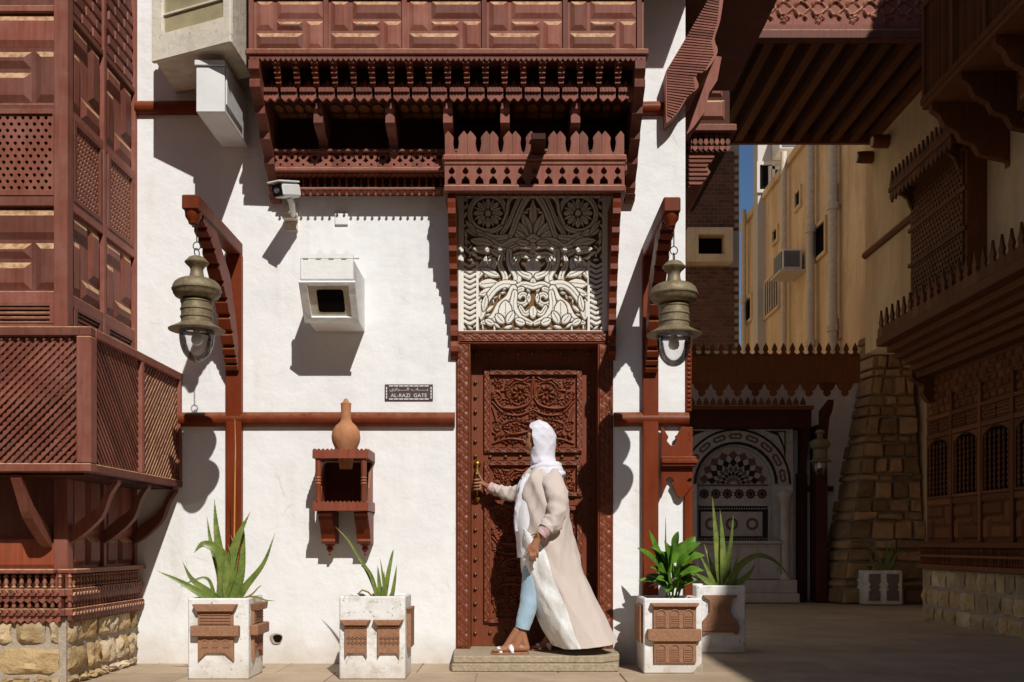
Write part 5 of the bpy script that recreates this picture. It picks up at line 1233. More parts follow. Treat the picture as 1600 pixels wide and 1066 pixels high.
MB().tube([B(839,837,-.52)+np.array((.033*math.cos(a)-.0,.025*math.sin(a),.012*math.cos(a))) for a in np.linspace(0,2*math.pi,15)], .003, 6).build('bracelet', 'brass', per, smooth=True)
# headscarf: hood open to the face, draped round the neck and down the chest
hm = MB(); G = []
prof = [(-.115,.03,.012),(-.112,.055,.045),(-.095,.082,.075),(-.06,.102,.100),(-.015,.108,.108),(.03,.104,.104),(.065,.088,.09),(.095,.060,.065),(.108,.025,.03)]
nR, nA = 60, 110
for i in range(nR):
    s = i/(nR-1); z = -.185+.32*math.sin(s*math.pi/2)**.9; row = []
    rz = np.interp(z, [-.165,-.13,-.09,-.04,.02,.075,.115,.135], [.092,.086,.092,.105,.110,.094,.060,.010])
    ry = np.interp(z, [-.165,-.13,-.09,-.04,.02,.075,.115,.135], [.100,.084,.084,.090,.094,.085,.055,.012])
    for j in range(nA+1):
        op = np.interp(z, [-.165,-.10,-.06,.06,.10,.13], [.02,.15,1.02,.94,.28,.02])
        a = -math.pi+op+(2*math.pi-2*op)*j/nA
        f = (1-s)**.7*(.005*rg(1.5*a+7*s+.4)+.0045*rg(2.3*a-9*s+1)+.003*rg(3.9*a+13*s))+.003*math.sin(3*a+6*s)+.003*rg(2*a+4*s)*s*(1-s)*3
        row.append(HC+RH(np.array((.014-.10*(z-.0)*(1 if z < 0 else .9)+(rz+f)*math.cos(a), (ry+f)*math.sin(a), z))))
    G.append(row)
hj = MB().grid(G).build('headscarf', 'hijab', per, smooth=True, recalc=False)
sol = hj.modifiers.new('Thick', 'SOLIDIFY'); sol.thickness = .006
N0 = B(846, 735, -.25); loop = []
for k in range(3):
    pts = [N0+np.array((.03+(.080+.016*k)*math.cos(a), (.092+.018*k)*math.sin(a), .030-.030*k-.04*(1-math.cos(a))*.35*(k+1)*.6)) for a in np.linspace(0, 2*math.pi, 15)]
    limb('scarf_fold', 'hijab', pts, [.034]*3, n=20, parent=hj, folds=.002, wr=.0025, seed=20+k, sub=4, flat=1.0)
limb('scarf_end', 'hijab', [B(832,745,-.345), B(822,762,-.36), B(815,785,-.352), B(812,808,-.34), B(811,830,-.33)], [.05,.048,.042,.035,.028], n=18, parent=hj, folds=.003, seed=31, flat=.45, wr=.003, sub=9)
# sandals
def sandal(heel, toe):
    heel, toe = np.array(heel), np.array(toe); d = toe-heel
    P = [(-.03,-.034),(.3,-.036),(.6,-.044),(.85,-.043),(1.04,-.022),(1.07,0),(1.04,.022),(.85,.043),(.6,.044),(.3,.036),(-.03,.034),(-.10,0)]
    o = MB().plate([(heel[0]+d[0]*a, heel[1]+d[1]*a+b_) for a, b_ in P], .1105, .1105+.014, conv=lambda a, b_, z: np.array((a, b_, z))).build('sandal', 'leather', per, bev=.003)
    for t, hgt, wd in ((.40,.062,.013),(.74,.040,.012)):
        m = MB(); G = []
        for a in np.linspace(0, math.pi, 17):
            c = heel+d*(t+.10*math.sin(a)); sn = math.sin(a); wv = wd*(1+.35*math.sin(5*a+1)); y_ = .040*math.cos(a)*(1-.25*sn)
            G.append([c+np.array((-wv, y_, -.010+hgt*sn**.75)), c+np.array((0, y_*1.02, -.009+(hgt+.004)*sn**.75)), c+np.array((wv, y_, -.010+(hgt+.007)*sn**.75))])
        m.grid(G); st = m.build('strap', 'strap', o, smooth=True); sd_ = st.modifiers.new('Thick', 'SOLIDIFY'); sd_.thickness = .003; sd_.offset = 1
sandal((fx(822,.345), -.345, S0), (fx(770,.35), -.36, S0)); sandal((fx(877,.125), -.125, S0), (fx(833,.12), -.125, S0))
# ================================================= the alley on the right
RX = 4.85
FR = Fr((RX,0,0), (0,1,0), (-1,0,0))            # face of the right-hand house, u = y, w towards the alley
def rxu(px, X): return X*FPX/(px-800)-CD         # y where plane x=X meets a photo column
def rz(py, D): return CH-(py-850)*D/FPX
rb = thing('right_building', 'tall pale house in shade along the right side of the alley', 'building', (6,0,0))
MB(FR).box(-14, 4.1, .78, 3.45, -3.2, -.02).build('lower_wall', 'greyplaster', rb)
MB(FR).box(-14, 5.95, 3.451, 9.05, -3.2, .08).build('upper_wall', 'yellow', rb)
MB(FR).box(-14, 1.9, 3.46, 9.04, .0805, .09).build('whitewash', 'cream', rb)
MB(FR).tube([(1.9,5.0,.09),(1.0,5.0,.09),(-1,5.0,.09)], .05, 8, world=False).build('string_course', 'deep', rb)
MB(FR).tube([(5.95,4.78,.08),(4.9,4.78,.08),(4.05,4.78,.08)], .05, 8, world=False).build('string_course', 'deep', rb)
fin = None
for k in range(26):
    u = -9+k*.42
    if fin is None: fin = MB(FR).lathe([(.06,0),(.06,.10),(.03,.14),(.09,.24),(.10,.32),(.04,.42),(.06,.48),(.01,.58)], u, -.1, 8, 9.05).build('roof_finial', 'deep', rb)
    else: inst(fin, WL[fin]+np.array((0,k*.42,0)), rb)
for px, py, r in ((1388,221,.085),(1363,246,.08)):
    y = rxu(px, RX-.08); z = rz(py, CD+y); o = MB(FR).tube([(y,z,.0805),(y,z,.2),(y,z,.28)], [r,r,r*.9], 14, world=False).build('wall_lamp', 'deep', rb)
    MB(FR).tube([(y,z,.281),(y,z,.29)], [r*.7,r*.65], 12, world=False).build('lamp_cover', 'oldcream', o)
# stone base of the right house
rs = thing('stone_plinth', 'shaded stone block plinth with pale mortar below the wooden shopfront', 'stone base', (5.3,1,0))
MB(FR).box(-3, 4.14, 0, .60, -.5, .06).build('mortar_bed', 'mortar', rs)
for (z0, z1, wd) in ((.02,.16,.26),(.2,.37,.3),(.41,.58,.24)):
    x = .2
    while x < 4.1:
        e = min(x+wd*random.uniform(.7,1.3), 4.13)
        if 4.13-e < .08: e = 4.13
        stone(FR, x, e-.035, z0, z1, .045, .045, 'stone', rs, sd, nu=3, nv=2); sd += 1; x = e
FE = Fr((0,4.14,0), (1,0,0), (0,-1,0))
# wooden shop front
sf = thing('wooden_shopfront', 'dark carved wooden shopfront with shuttered windows above the stone plinth', 'shopfront', (4.85,1,.6))
sb = MB(FR).box(-3, 4.12, .601, 3.3, -.019, .02).build('back_boards', 'deep', sf)
MB(FR).box(-3, 4.18, .85, .90, .021, .16).build('sill_rail', 'deep', sf, bev=.005); MB(FR).box(-3, 4.16, .61, .66, .021, .13).build('bottom_rail', 'deep', sf)
sp0 = None
for k in range(46):
    u = 1.75+k*.052
    if sp0 is None: sp0 = MB(FR).lathe([(.008,0),(.018,.02),(.008,.04),(.016,.09),(.009,.13),(.017,.16),(.01,.188)], u, .10, 6, .661).build('spindle', 'deep', sf)
    else: inst(sp0, WL[sp0]+np.array((0,k*.052,0)), sf)
MB(FR).box(1.7, 4.15, .745, .77, .122, .14).build('band_rail', 'deep', sf)
PWD = .66; u = 4.08
for c in range(5):
    u1_, u0_ = 4.06-c*PWD, 4.06-c*PWD-PWD+.06
    MB(FR).box(u0_-.06, u0_-.004, .91, 2.55, .0205, .06).build('stile', 'deep', sf, bev=.004)
    pinwheel(FR, sb, u0_, u1_, .93, 1.32, .0205, d=.025, b=.03, mat='deep')
    MB(FR).box(u0_-.003, u1_, 1.33, 1.39, .0205, .05).build('rail', 'deep', sf)
    # shuttered window with scalloped head
    w0, w1 = 1.40, 2.08; n = 8; head = [(u0_+.03+(u1_-u0_-.06)*(1-t), w1-.09+.08*math.sin(math.pi*t)+.012*abs(math.sin(n*math.pi*t))) for t in np.linspace(0,1,25)]
    fr_ = MB(FR).plate([(u0_,w0),(u1_,w0),(u1_,w1),(u0_,w1)], .0205, .05, [[(u0_+.03,w0+.03),(u1_-.03,w0+.03)]+head]).build('window_frame', 'deep', sf)
    MB(FR).box(u0_+.02, u1_-.02, w0+.02, w1-.02, .0202, .023).build('window_void', 'dark', fr_)
    for v in range(6):
        x = u0_+.07+v*(u1_-u0_-.14)/5; MB(FR).lathe([(.006,0)]+[(.006+.012*(i % 2), .02+i*.028) for i in range(20)]+[(.006,.6)], x, .035, 6, w0+.03).build('turned_bar', 'deep', fr_)
    MB(FR).box(u0_-.003, u1_, 2.09, 2.14, .0205, .055).build('rail', 'deep', sf)
    for q in range(2):
        a0, a1 = u0_+q*(u1_-u0_)/2+.015, u0_+(q+1)*(u1_-u0_)/2-.015
        perforated(MB(FR), a0, a1, 2.15, 2.29, 6, 4, .014, .03, .045).build('pierced_grille', 'deep', sf)
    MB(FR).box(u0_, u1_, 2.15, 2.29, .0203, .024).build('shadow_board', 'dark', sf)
    MB(FR).box(u0_-.003, u1_, 2.30, 2.34, .0205, .055).build('rail', 'deep', sf)
    for r in range(5):
        for q in range(4):
            a = u0_+q*.15+(r % 2)*.05; MB(FR).frus(a, min(a+.13, u1_), 2.36+r*.085, 2.43+r*.085, .0205, .04, .012).build('fret_bar', 'deep', sb)
MB(FE).box(4.88, 4.97, .0, 3.4, -.02, .0).build('white_pilaster', 'greyplaster', rb)
# eave over the shop front with crenels
ev = thing('carved_eave', 'dark wooden eave with pointed crenels over the shaded shopfront', 'eave', (4.4,2,3.2))
EW = RX-4.2
for k, (w0, w1, z0, z1) in enumerate(((.0,.18,2.80,2.88),(.0,.26,2.881,2.95),(.0,.35,2.951,3.02),(.0,.44,3.021,3.09),(.0,.53,3.091,3.16),(.0,EW,3.161,3.26))):
    MB(FR).box(-1.5, 4.02-.0*k, z0, z1, .021+w0, w1).build('moulding', 'deep', ev, bev=.008)
cr0 = None
for k in range(32):
    a = -1.2+k*.163
    if cr0 is None:
        L = [(0,0),(1,0),(1,.28),(.86,.36),(.74,.34),(.70,.46),(.80,.56),(.62,.74),(.5,1),(.38,.74),(.20,.56),(.30,.46),(.26,.34),(.14,.36),(0,.28)]
        cr0 = MB(FR).plate([(a+x*.160, 3.261+y*.30) for x, y in L], EW-.04, EW-.015).build('crenel', 'deep', ev)
    else: inst(cr0, WL[cr0]+np.array((0,k*.163,0)), ev)
FEe = Fr((0,4.03,0), (1,0,0), (0,-1,0))
MB(FR).side([(.022,2.5),(.10,2.52),(.16,2.62),(.14,2.7),(.30,2.78),(.02,2.8)], 3.9, 4.0).build('end_corbel', 'deep', ev)
# small oriel on the right house
y0, y1 = 2.55, 3.95; so_ = thing('small_oriel', 'small dark wooden oriel window with crenellated hood above the carved eave', 'oriel', (4.6,3.2,3.75))
z0, z1 = 3.60, 4.95
MB(FR).box(y0, y1, z0, z1, .0805, .28).build('body', 'deep', so_)
for i in range(4): MB(FR).box(y0-.01, y1+.01, z0+.05+i*.4, z0+.09+i*.4, .281, .31).build('rail', 'deep', so_)
for r in range(3):
    g_ = MB(FR); perforated(g_, y0+.06, y1-.06, z0+.10+r*.4, z0+.44+r*.4, 18, 6, .02, .283, .30); g_.build('pierced_grille', 'deep', so_)
MB(FR).box(y0-.1, y1+.1, z1, z1+.05, .0805, .5).build('hood', 'deep', so_)
cr0 = None
for k in range(15):
    a = y0-.1+k*.107
    if cr0 is None: cr0 = MB(FR).plate([(a,z1+.051),(a+.1,z1+.051),(a+.1,z1+.10),(a+.075,z1+.14),(a+.05,z1+.24),(a+.025,z1+.14),(a,z1+.10)], .46, .485).build('crenel', 'deep', so_)
    else: inst(cr0, WL[cr0]+np.array((0,k*.107,0)), so_)
    if k == 0: dt0 = MB(FR).plate([(a,z1-.001),(a+.1,z1-.001),(a+.1,z1-.06),(a+.05,z1-.13),(a,z1-.06)], .46, .485).build('drop_tooth', 'deep', so_)
    else: inst(dt0, WL[dt0]+np.array((0,k*.107,0)), so_)
for e in (y0-.09, y1+.07): MB(FR).plate([(e,z1+.051),(e+.02,z1+.051),(e+.02,z1+.2),(e,z1+.2)], .09, .455).build('hood_end', 'deep', so_)
for e in (y0+.1, y1-.12): MB(FR).side([(.0805,z1),(.46,z1),(.44,z1-.08),(.36,z1-.14),(.34,z1-.2),(.31,z1-.26),(.0805,z1-.26)], e, e+.05).build('hood_bracket', 'deep', so_)
# lattice balcony high on the right house
hb = thing('upper_lattice_balcony', 'dark latticed balcony with heavy corbels high on the right house', 'balcony', (4.4,1,5.17))
HW = RX-4.0; hy1 = 2.27; FH = Fr((0,hy1,0), (1,0,0), (0,1,0))
MB(FR).box(-2.2, hy1-.002, 5.12, 5.17, .0805, HW).build('floor', 'deep', hb); MB(FR).box(-2.2, hy1+.02, 5.171, 5.23, HW-.05, HW+.01).build('rail', 'deep', hb); MB(FR).box(-2.2, hy1+.02, 6.1, 6.16, HW-.05, HW+.01).build('rail', 'deep', hb)
for q in range(7):
    u = hy1-.03-q*.62; MB(FR).box(u-.02, u+.03, 5.231, 6.099, HW-.045, HW+.005).build('post', 'deep', hb)
    if q < 4:
        for i in range(26):
            a = u-.02-i*.022; 
            if a-.012 > u-.59: MB(FR).hexa([FR.p(a,5.231,HW-.03),FR.p(a-.012,5.231,HW-.03),FR.p(a-.012,5.231,HW-.018),FR.p(a,5.231,HW-.018),FR.p(a,6.099,HW-.03),FR.p(a-.012,6.099,HW-.03),FR.p(a-.012,6.099,HW-.018),FR.p(a,6.099,HW-.018)]).build('slat', 'deep', hb)
MB(FR).box(-2.2, hy1-.1, 5.232, 6.09, .0905, HW-.10).build('inner_boards', 'bay_dark', hb)
for q in range(5):
    u = hy1-.1-q*.62
    MB(FR).side([(.0905,5.119),(HW-.02,5.119),(HW-.02,5.05),(HW-.10,4.99),(HW-.14,4.90),(HW-.26,4.84),(HW-.30,4.76),(HW-.42,4.72),(HW-.48,4.62),(.10,4.56),(.0905,4.5)], u-.08, u).build('corbel', 'deep', hb, bev=.004)
lo = MB(FR).box(-2.2, 1.15, 4.62, 5.08, .0905, .50).build('lower_panel_box', 'deep', hb)
for q in range(5): pinwheel(FR, lo, 1.12-.6*(q+1), 1.10-.6*q, 4.68, 5.02, .5005, d=.02, b=.025, mat='orange')
for q in range(12):
    u = 1.1-q*.26; MB(FR).lathe([(.01,-.20),(.05,-.17),(.03,-.12),(.07,-.08),(.04,-.03),(.07,0)], u, .40, 8, 4.62).build('drop_finial', 'deep', hb)

# ================================================= bridge over the alley
bg_ = thing('wooden_bridge', 'dark timber bridge with carved vine beam crossing above the alley', 'bridge', (3.2,4.3,6.17))
BY0, BY1, BZ = 3.0, 5.6, 6.17
MB().box(1.30, RX-.09, BZ+.12, BZ+.95, -BY1, -BY0-.05).build('deck', 'bay_dark', bg_)
vb_ = MB().box(1.30, RX-.09, BZ+.10, BZ+.55, -BY0-.049, -BY0).build('face_beam', 'bay', bg_)
def vine(A, B, h, U, V):
    return h
sgv = []
L0, L1 = 1.5, RX-.1; n_ = 9; du = (L1-L0)/n_; cxv = (L0+L1)/2
for i in range(n_):
    x = L0+i*du-cxv
    sgv += [bez((x,.17),(x+du*.25,.10),(x+du*.5,.17),(x+du*.75,.24),(x+du,.17), w=(.012,.012)), bez((x,.17),(x+du*.25,.24),(x+du*.5,.17),(x+du*.75,.10),(x+du,.17), w=(.009,.009))]
    for a in (0,.5): sgv += [lens((x+du*(a+.05),.17),(x+du*(a+.15),.07),.02), lens((x+du*(a+.05),.17),(x+du*(a+.16),.27),.02), lens((x+du*(a+.3),.10),(x+du*(a+.42),.05),.018), lens((x+du*(a+.3),.24),(x+du*(a+.42),.29),.018)]
    sgv += flower((x+du*.25,.05), .04, 5, .012)+flower((x+du*.75,.29), .04, 5, .012)
relief(FW, L0, L1, BZ+.17, BZ+.51, -BY0+.0005, .03, sgv, 300, 36, 'carved_vine', 'bay', vb_, mirror=False, rounded=True)
MB().box(1.30, RX-.09, BZ, BZ+.099, -BY0-.06, -BY0+.05).build('cornice', 'bay', bg_, bev=.01); MB().box(1.30, RX-.09, BZ+.551, BZ+.64, -BY0-.05, -BY0+.07).build('cornice', 'bay', bg_, bev=.01)
for i in range(14):
    x = 1.42+i*.25; MB().box(x, x+.10, BZ+.001, BZ+.119, -BY1+.01, -BY0-.061).build('joist', 'deep', bg_)
MB().box(1.30, RX-.09, BZ-.01, BZ+.119, -BY1-.06, -BY1+.005).build('rear_beam', 'deep', bg_)
# ================================================= oriels on the alley wall of the white building
FAl = Fr((XC,0,0), (0,1,0), (1,0,0))
s1 = thing('side_oriel', 'dark overhanging wooden oriel with ribbed curved corbel at the building corner', 'oriel', (1.6,.9,5.2))
MB(FAl).box(-.1, 1.9, 5.2, 7.4, .001, .76).build('body', 'bay_dark', s1)
MB(FAl).box(-.13, 1.93, 5.15, 5.199, .001, .79).build('cornice', 'bay', s1, bev=.006)
MB().box(.95, 1.38, 5.14, 5.5, .001, .75).build('corner_overhang', 'bay_dark', s1)
# corbel with horizontal ribs facing the square
def cw(px, py, w=.15): return (fx(px,w), fz(py,w))
cor = [cw(1041,110), cw(1124,-28), cw(1132,-20), cw(1126,30), cw(1117,60), cw(1122,80), cw(1105,108), cw(1088,116), cw(1092,135), cw(1075,150), cw(1062,172), cw(1046,188), cw(1041,184)]
cor = [tuple(x) for x in catmull(cor[1:]+[cor[0]], 3)]
cb_ = MB().plate(cor, -.25, .14).build('curved_corbel', 'bay', s1)
for i in range(50):
    py = -22+i*4.1; xl = np.interp(py, [-28,110,184], [1122,1042,1042]); xr = np.interp(py, [-28,30,60,80,108,116,135,150,172,188], [1131,1125,1116,1120,1104,1088,1091,1074,1061,1047])
    if xr-xl > 6:
        (a, z), (c, _) = cw(xl+1, py), cw(xr-4, py); MB().hexa([FW.p(a,z,.1405),FW.p(c,z-.02,.1405),FW.p(c,z-.009,.1405),FW.p(a,z+.011,.1405),FW.p(a,z,.147),FW.p(c,z-.02,.147),FW.p(c,z-.009,.147),FW.p(a,z+.011,.147)]).build('rib', 'bay', cb_)
cor2 = [cw(1124,60,.0), cw(1135,62,.0), cw(1128,100,.0), cw(1115,120,.0), cw(1108,150,.0), cw(1090,175,.0), cw(1080,186,.0), cw(1074,186,.0), cw(1074,150,.0), cw(1100,110,.0)]
MB().plate([(x+.02, z) for x, z in cor2], -.5, -.26).build('curved_corbel', 'bay', s1)
s2 = thing('side_oriel', 'panelled wooden oriel further down the alley wall with a ribbed corbel beneath', 'oriel', (1.75,3.5,4.8))
y2 = 2.6; D2 = CD+y2; ex = 340*D2/FPX; zb2 = rz(236, D2); FD = Fr((0,y2,0), (1,0,0), (0,-1,0))
b2 = MB(FD).box(XC+.001, ex, zb2+.25, 7.2, -1.9, 0).build('body', 'bay_dark', s2)
for r in range(5):
    z = rz(188, D2)+r*.48
    for x0_, x1_ in ((1.78,ex-.05),(1.33,1.74)):
        p_ = MB(FD).frus(x0_, x1_, z, z+.2, .0005, .03, .03).build('raised_panel', 'bay', b2); MB(FD).frus(x0_+.06, x1_-.02, z+.23, z+.44, .0005, .03, .03).build('raised_panel', 'bay', b2)
MB(FD).box(XC+.001, ex+.06, zb2+.18, zb2+.249, -1.9, .06).build('cornice', 'bay', s2, bev=.006)
MB(FD).box(XC+.001, ex-.03, zb2, zb2+.179, -1.8, -.03).build('frieze', 'bay_dark', s2)
for i in range(16):
    x = XC+.04+i*.055; MB(FD).plate([(x,zb2+.17),(x+.05,zb2+.17),(x+.04,zb2+.12),(x+.05,zb2+.09),(x+.025,zb2+.06),(x,zb2+.09),(x+.01,zb2+.12)], -.029, -.005).build('frieze_drop', 'bay', s2)
    MB(FD).plate([(x,zb2+.055),(x+.05,zb2+.055),(x+.05,zb2+.03),(x+.025,zb2+.002),(x,zb2+.03)], -.029, -.012).build('frieze_drop', 'bay', s2)
zc = rz(340, D2); prof = [(XC+.001,zb2-.001),(ex-.12,zb2-.001),(ex-.16,zb2-.07),(ex-.22,zb2-.13),(ex-.18,zb2-.19),(ex-.26,zb2-.30),(ex-.40,zb2-.34),(ex-.52,zb2-.40),(ex-.58,zb2-.52),(ex-.62,zc),(XC+.001,zc)]
c2 = MB(FD).plate(prof, -1.6, -.06).build('ribbed_corbel', 'bay', s2)
for i in range(12):
    z = zb2-.03-i*.045; xr = np.interp(-z, [-p[1] for p in prof[1:10]], [p[0] for p in prof[1:10]]); MB(FD).box(XC+.002, xr-.01, z-.02, z, -.0595, -.045).build('rib', 'bay', c2)

# ================================================= brick house, tan house, far block
bh = thing('brick_house', 'brown brick house wall with a boxed window at the end of the alley', 'building', (5.6,22.7,0))
BD = 30.0; FBk = Fr((0,BD-CD,0), (1,0,0), (0,-1,0)); bx0, bx1 = 4.9, (1156-800)*BD/FPX
MB(FBk).box(1.5, bx1-.02, 0, 13.9, -5, 0).build('mortar_wall', 'mortar', bh)
cnt = 0; bw, bhh = .255, .122; b0 = None; zA, zB = rz(548,BD), rz(232,BD); nrow = int((zB-zA)/bhh)
rest = MB(FBk)
for r in range(nrow):
    z = zA+r*bhh; x = bx0+.0+(r % 2)*bw/2; i = 0
    while x+bw-.012 < bx1+.01:
        if rz(418,BD) < z < rz(362,BD) and x+bw > (1072-800)*BD/FPX and x < (1142-800)*BD/FPX: x += bw; continue
        if cnt < 290 and x > 5.2:
            if b0 is None: b0 = MB(FBk).box(x, x+bw-.02, z, z+bhh-.02, .0005, .02).build('brick', 'brick', bh)
            else: inst(b0, np.array((x+(bw-.02)/2, BD-CD-.01025, z+(bhh-.02)/2)), bh)
            cnt += 1
        else: rest.box(x, x+bw-.02, z, z+bhh-.02, .0005, .02)
        x += bw
ro = rest.build('bricks_beyond', 'brick', bh); ro['kind'] = 'stuff'
wx0, wx1, wz0, wz1 = (1070-800)*BD/FPX, (1140-800)*BD/FPX, rz(416,BD), rz(363,BD)
wf = MB(FBk).plate([(wx0,wz0),(wx1,wz0),(wx1,wz1),(wx0,wz1)], .0205, .5, [[((1087-800)*BD/FPX,rz(404,BD)),((1127-800)*BD/FPX,rz(404,BD)),((1127-800)*BD/FPX,rz(374,BD)),((1087-800)*BD/FPX,rz(374,BD))]]).build('window_box', 'yellow', bh, bev=.02)
MB(FBk).box((1087-800)*BD/FPX-.05, (1127-800)*BD/FPX+.05, rz(406,BD), rz(372,BD), .021, .06).build('pane', 'dark', wf)
TXx = 6.2; FT_ = Fr((TXx,0,0), (0,1,0), (-1,0,0))
tb = thing('tan_house', 'weathered tan plaster house with pale drainpipes and small windows', 'building', (7.5,13,0))
ty1 = rxu(1161, TXx); ZR = CH+TXx/.735
MB(FT_).box(5.96, ty1, 0, ZR, -5, 0).build('wall', 'tan', tb)
MB(FT_).box(5.96, ty1+.05, ZR+.001, ZR+.16, -5, .08).build('roof_ledge', 'tan', tb)
for px, r in ((1268,.085),(1303,.09),(1226,.07),(1163,.07)):
    y = rxu(px, TXx-.12); pz = MB(FT_).tube([(y,.0,.14),(y,4,.14),(y,ZR+.3,.14)], r, 10, world=False).build('drainpipe', 'pipe', tb, smooth=R(40))
    for z in (4.9, 7.2): MB(FT_).tube([(y,z,.14),(y,z+.12,.14)], r*1.3, 10, world=False).build('pipe_collar', 'pipe', pz)
def win(px0, px1, pyt, pyb, bars=False, name='window'):
    y0, y1 = rxu(px1, TXx), rxu(px0, TXx); D = CD+(y0+y1)/2; z0, z1 = rz(pyb, D), rz(pyt, D)
    f = MB(FT_).plate([(y0-.08,z0-.08),(y1+.08,z0-.08),(y1+.08,z1+.08),(y0-.08,z1+.08)], .0005, .05, [[(y0,z0),(y1,z0),(y1,z1),(y0,z1)]]).build(name, 'tan', tb)
    MB(FT_).box(y0-.03, y1+.03, z0-.03, z1+.03, .001, .012).build('pane', 'dark', f)
    if bars:
        for i in range(6): y = y0+(i+.5)*(y1-y0)/6; MB(FT_).tube([(y,z0,.06),(y,z1,.06)], .02, 6, world=False).build('bar', 'pipe', f)
win(1276, 1291, 352, 398); win(1197, 1218, 434, 486, True); win(1163, 1175, 470, 502); win(1308, 1314, 505, 525); win(1307, 1312, 298, 318); win(1185,1191,415,432); win(1245,1252,300,322); win(1210,1216,360,376)
def acunit(px, py, label):
    y = rxu(px, TXx-.3); D = CD+y; z = rz(py, D); t = thing('air_conditioner', label, 'air conditioner', (TXx-.3, y, z), 'air conditioners on the tan house')
    MB(FT_).box(y-.34, y+.34, z-.22, z+.22, .06, .48).build('casing', 'metalwhite', t, bev=.02)
    MB(FT_).box(y-.30, y+.30, z-.17, z+.18, .481, .495).build('side_grille', 'acgrey', t)
    MB(Fr((0,y-.34,0),(1,0,0),(0,-1,0))).box(TXx-.45, TXx-.12, z-.16, z+.17, .001, .02).build('front_grille', 'acgrey', t)
    MB(FT_).box(y-.42, y+.42, z-.28, z-.235, .001, .55).build('shelf', 'pipe', t)
acunit(1229, 412, 'grey air conditioner on a small shelf halfway up the tan house wall')
fbk = thing('far_block', 'pale grey upper block with small dark windows behind the tan house roof', 'building', (8,20,0))
FD3 = 24.0; F3_ = Fr((0,FD3-CD,0),(1,0,0),(0,-1,0)); lx = (1184-800)*FD3/FPX
MB(F3_).box(lx, lx+7, 0, 18.6, -.45, 0).build('wall', 'greyplaster', fbk)
MB(F3_).box(lx-.1, lx+6, 11.35+.0, 11.47, .001, .1).build('ledge', 'greyplaster', fbk)
for (px, py) in ((1196,278),(1214,285)):
    x = (px-800)*FD3/FPX; z = rz(py, FD3); f = MB(F3_).plate([(x-.22,z-.38),(x+.22,z-.38),(x+.22,z+.38),(x-.22,z+.38)], .0005, .06, [[(x-.15,z-.3),(x+.15,z-.3),(x+.15,z+.3),(x-.15,z+.3)]]).build('window', 'greyplaster', fbk); MB(F3_).box(x-.16, x+.16, z-.31, z+.31, .001, .01).build('pane', 'dark', f)
ac2 = thing('air_conditioner', 'white air conditioner box jutting from the grey upper block beneath the bridge', 'air conditioner', ((1222-800)*FD3/FPX, FD3-CD, rz(238,FD3)), 'air conditioners on the tan house')
x = (1222-800)*FD3/FPX; z = rz(238, FD3); MB(F3_).box(x-.25, x+.4, z-.2, z+.5, .001, .7).build('casing', 'metalwhite', ac2, bev=.02); MB(F3_).box(x-.2, x+.35, z-.15, z+.45, .701, .72).build('front_grille', 'acgrey', ac2)

# ================================================= gate wall with fountain niche at the end of the lane
GD = 15.3; GY = GD-CD; FG = Fr((0,GY,0), (1,0,0), (0,-1,0))
def gx(px, w=0): return (px-800)*(GD-w)/FPX
def gz(py, w=0): return CH-(py-850)*(GD-w)/FPX
gw = thing('lane_wall', 'bluish white plastered wall closing the lane behind the carved screen', 'wall', (gx(1200), GY, 0))
MB(FG).box(1.4, gx(1420), 0, gz(590), -.4, 0).build('wall', 'white', gw)
MB(FG).box(gx(1265), gx(1282), 0, gz(668), .001, .35).build('dark_post', 'bay_dark', gw, bev=.01)
MB(FG).box(gx(1243), gx(1258), 0, gz(740), .001, .12).build('dark_post', 'bay_dark', gw, bev=.01)
MB(FG).box(gx(1259), gx(1300), gz(768), gz(760), .001, .08).build('rail', 'bay_dark', gw)
gs = thing('crenellated_screen', 'dark wooden screen board with spade points on top and hanging points below', 'screen', (gx(1200), GY-.5, gz(600)))
SW_ = .5
MB(FG).box(gx(1060,SW_), gx(1344,SW_), gz(598,SW_), gz(556,SW_), SW_-.05, SW_).build('board', 'deep', gs)
c0_ = d0_ = None; st = (gx(1344,SW_)-gx(1064,SW_))/20
for k in range(20):
    a = gx(1064,SW_)+k*st
    if c0_ is None:
        z = gz(556,SW_); L = [(0,0),(1,0),(1,.12),(.72,.22),(.66,.34),(.80,.46),(.74,.66),(.5,1),(.26,.66),(.20,.46),(.34,.34),(.28,.22),(0,.12)]
        c0_ = MB(FG).plate([(a+x*st, z+.0005+y*.2) for x, y in L], SW_-.04, SW_-.01).build('crenel', 'deep', gs)
    else: inst(c0_, WL[c0_]+np.array((k*st,0,0)), gs)
st2 = (gx(1344,SW_)-gx(1064,SW_))/10
for k in range(10):
    a = gx(1055,SW_)+k*st2
    if d0_ is None:
        z = gz(598,SW_); L = [(0,0),(.5,0),(1,0),(.84,-.45),(.66,-.62),(.72,-.72),(.64,-.9),(.5,-1),(.36,-.9),(.28,-.72),(.34,-.62),(.16,-.45)]
        d0_ = MB(FG).plate([(a+x*st2, z-.0005+y*.21) for x, y in L], SW_-.04, SW_-.01).build('hanging_point', 'deep', gs)
    else: inst(d0_, WL[d0_]+np.array((k*st2,0,0)), gs)
cn = thing('fountain_canopy', 'small dark wooden canopy with a spindle rail above the tiled arch', 'canopy', (gx(1165), GY-.3, gz(665)))
MB(FG).box(gx(1060,.4), gx(1268,.4), gz(668,.4), gz(640,.4), .001, .4).build('fascia', 'bay_dark', cn, bev=.01)
MB(FG).box(gx(1058,.45), gx(1272,.45), gz(640,.45)+.001, gz(634,.45)+.001, .001, .46).build('cornice', 'deep', cn, bev=.01)
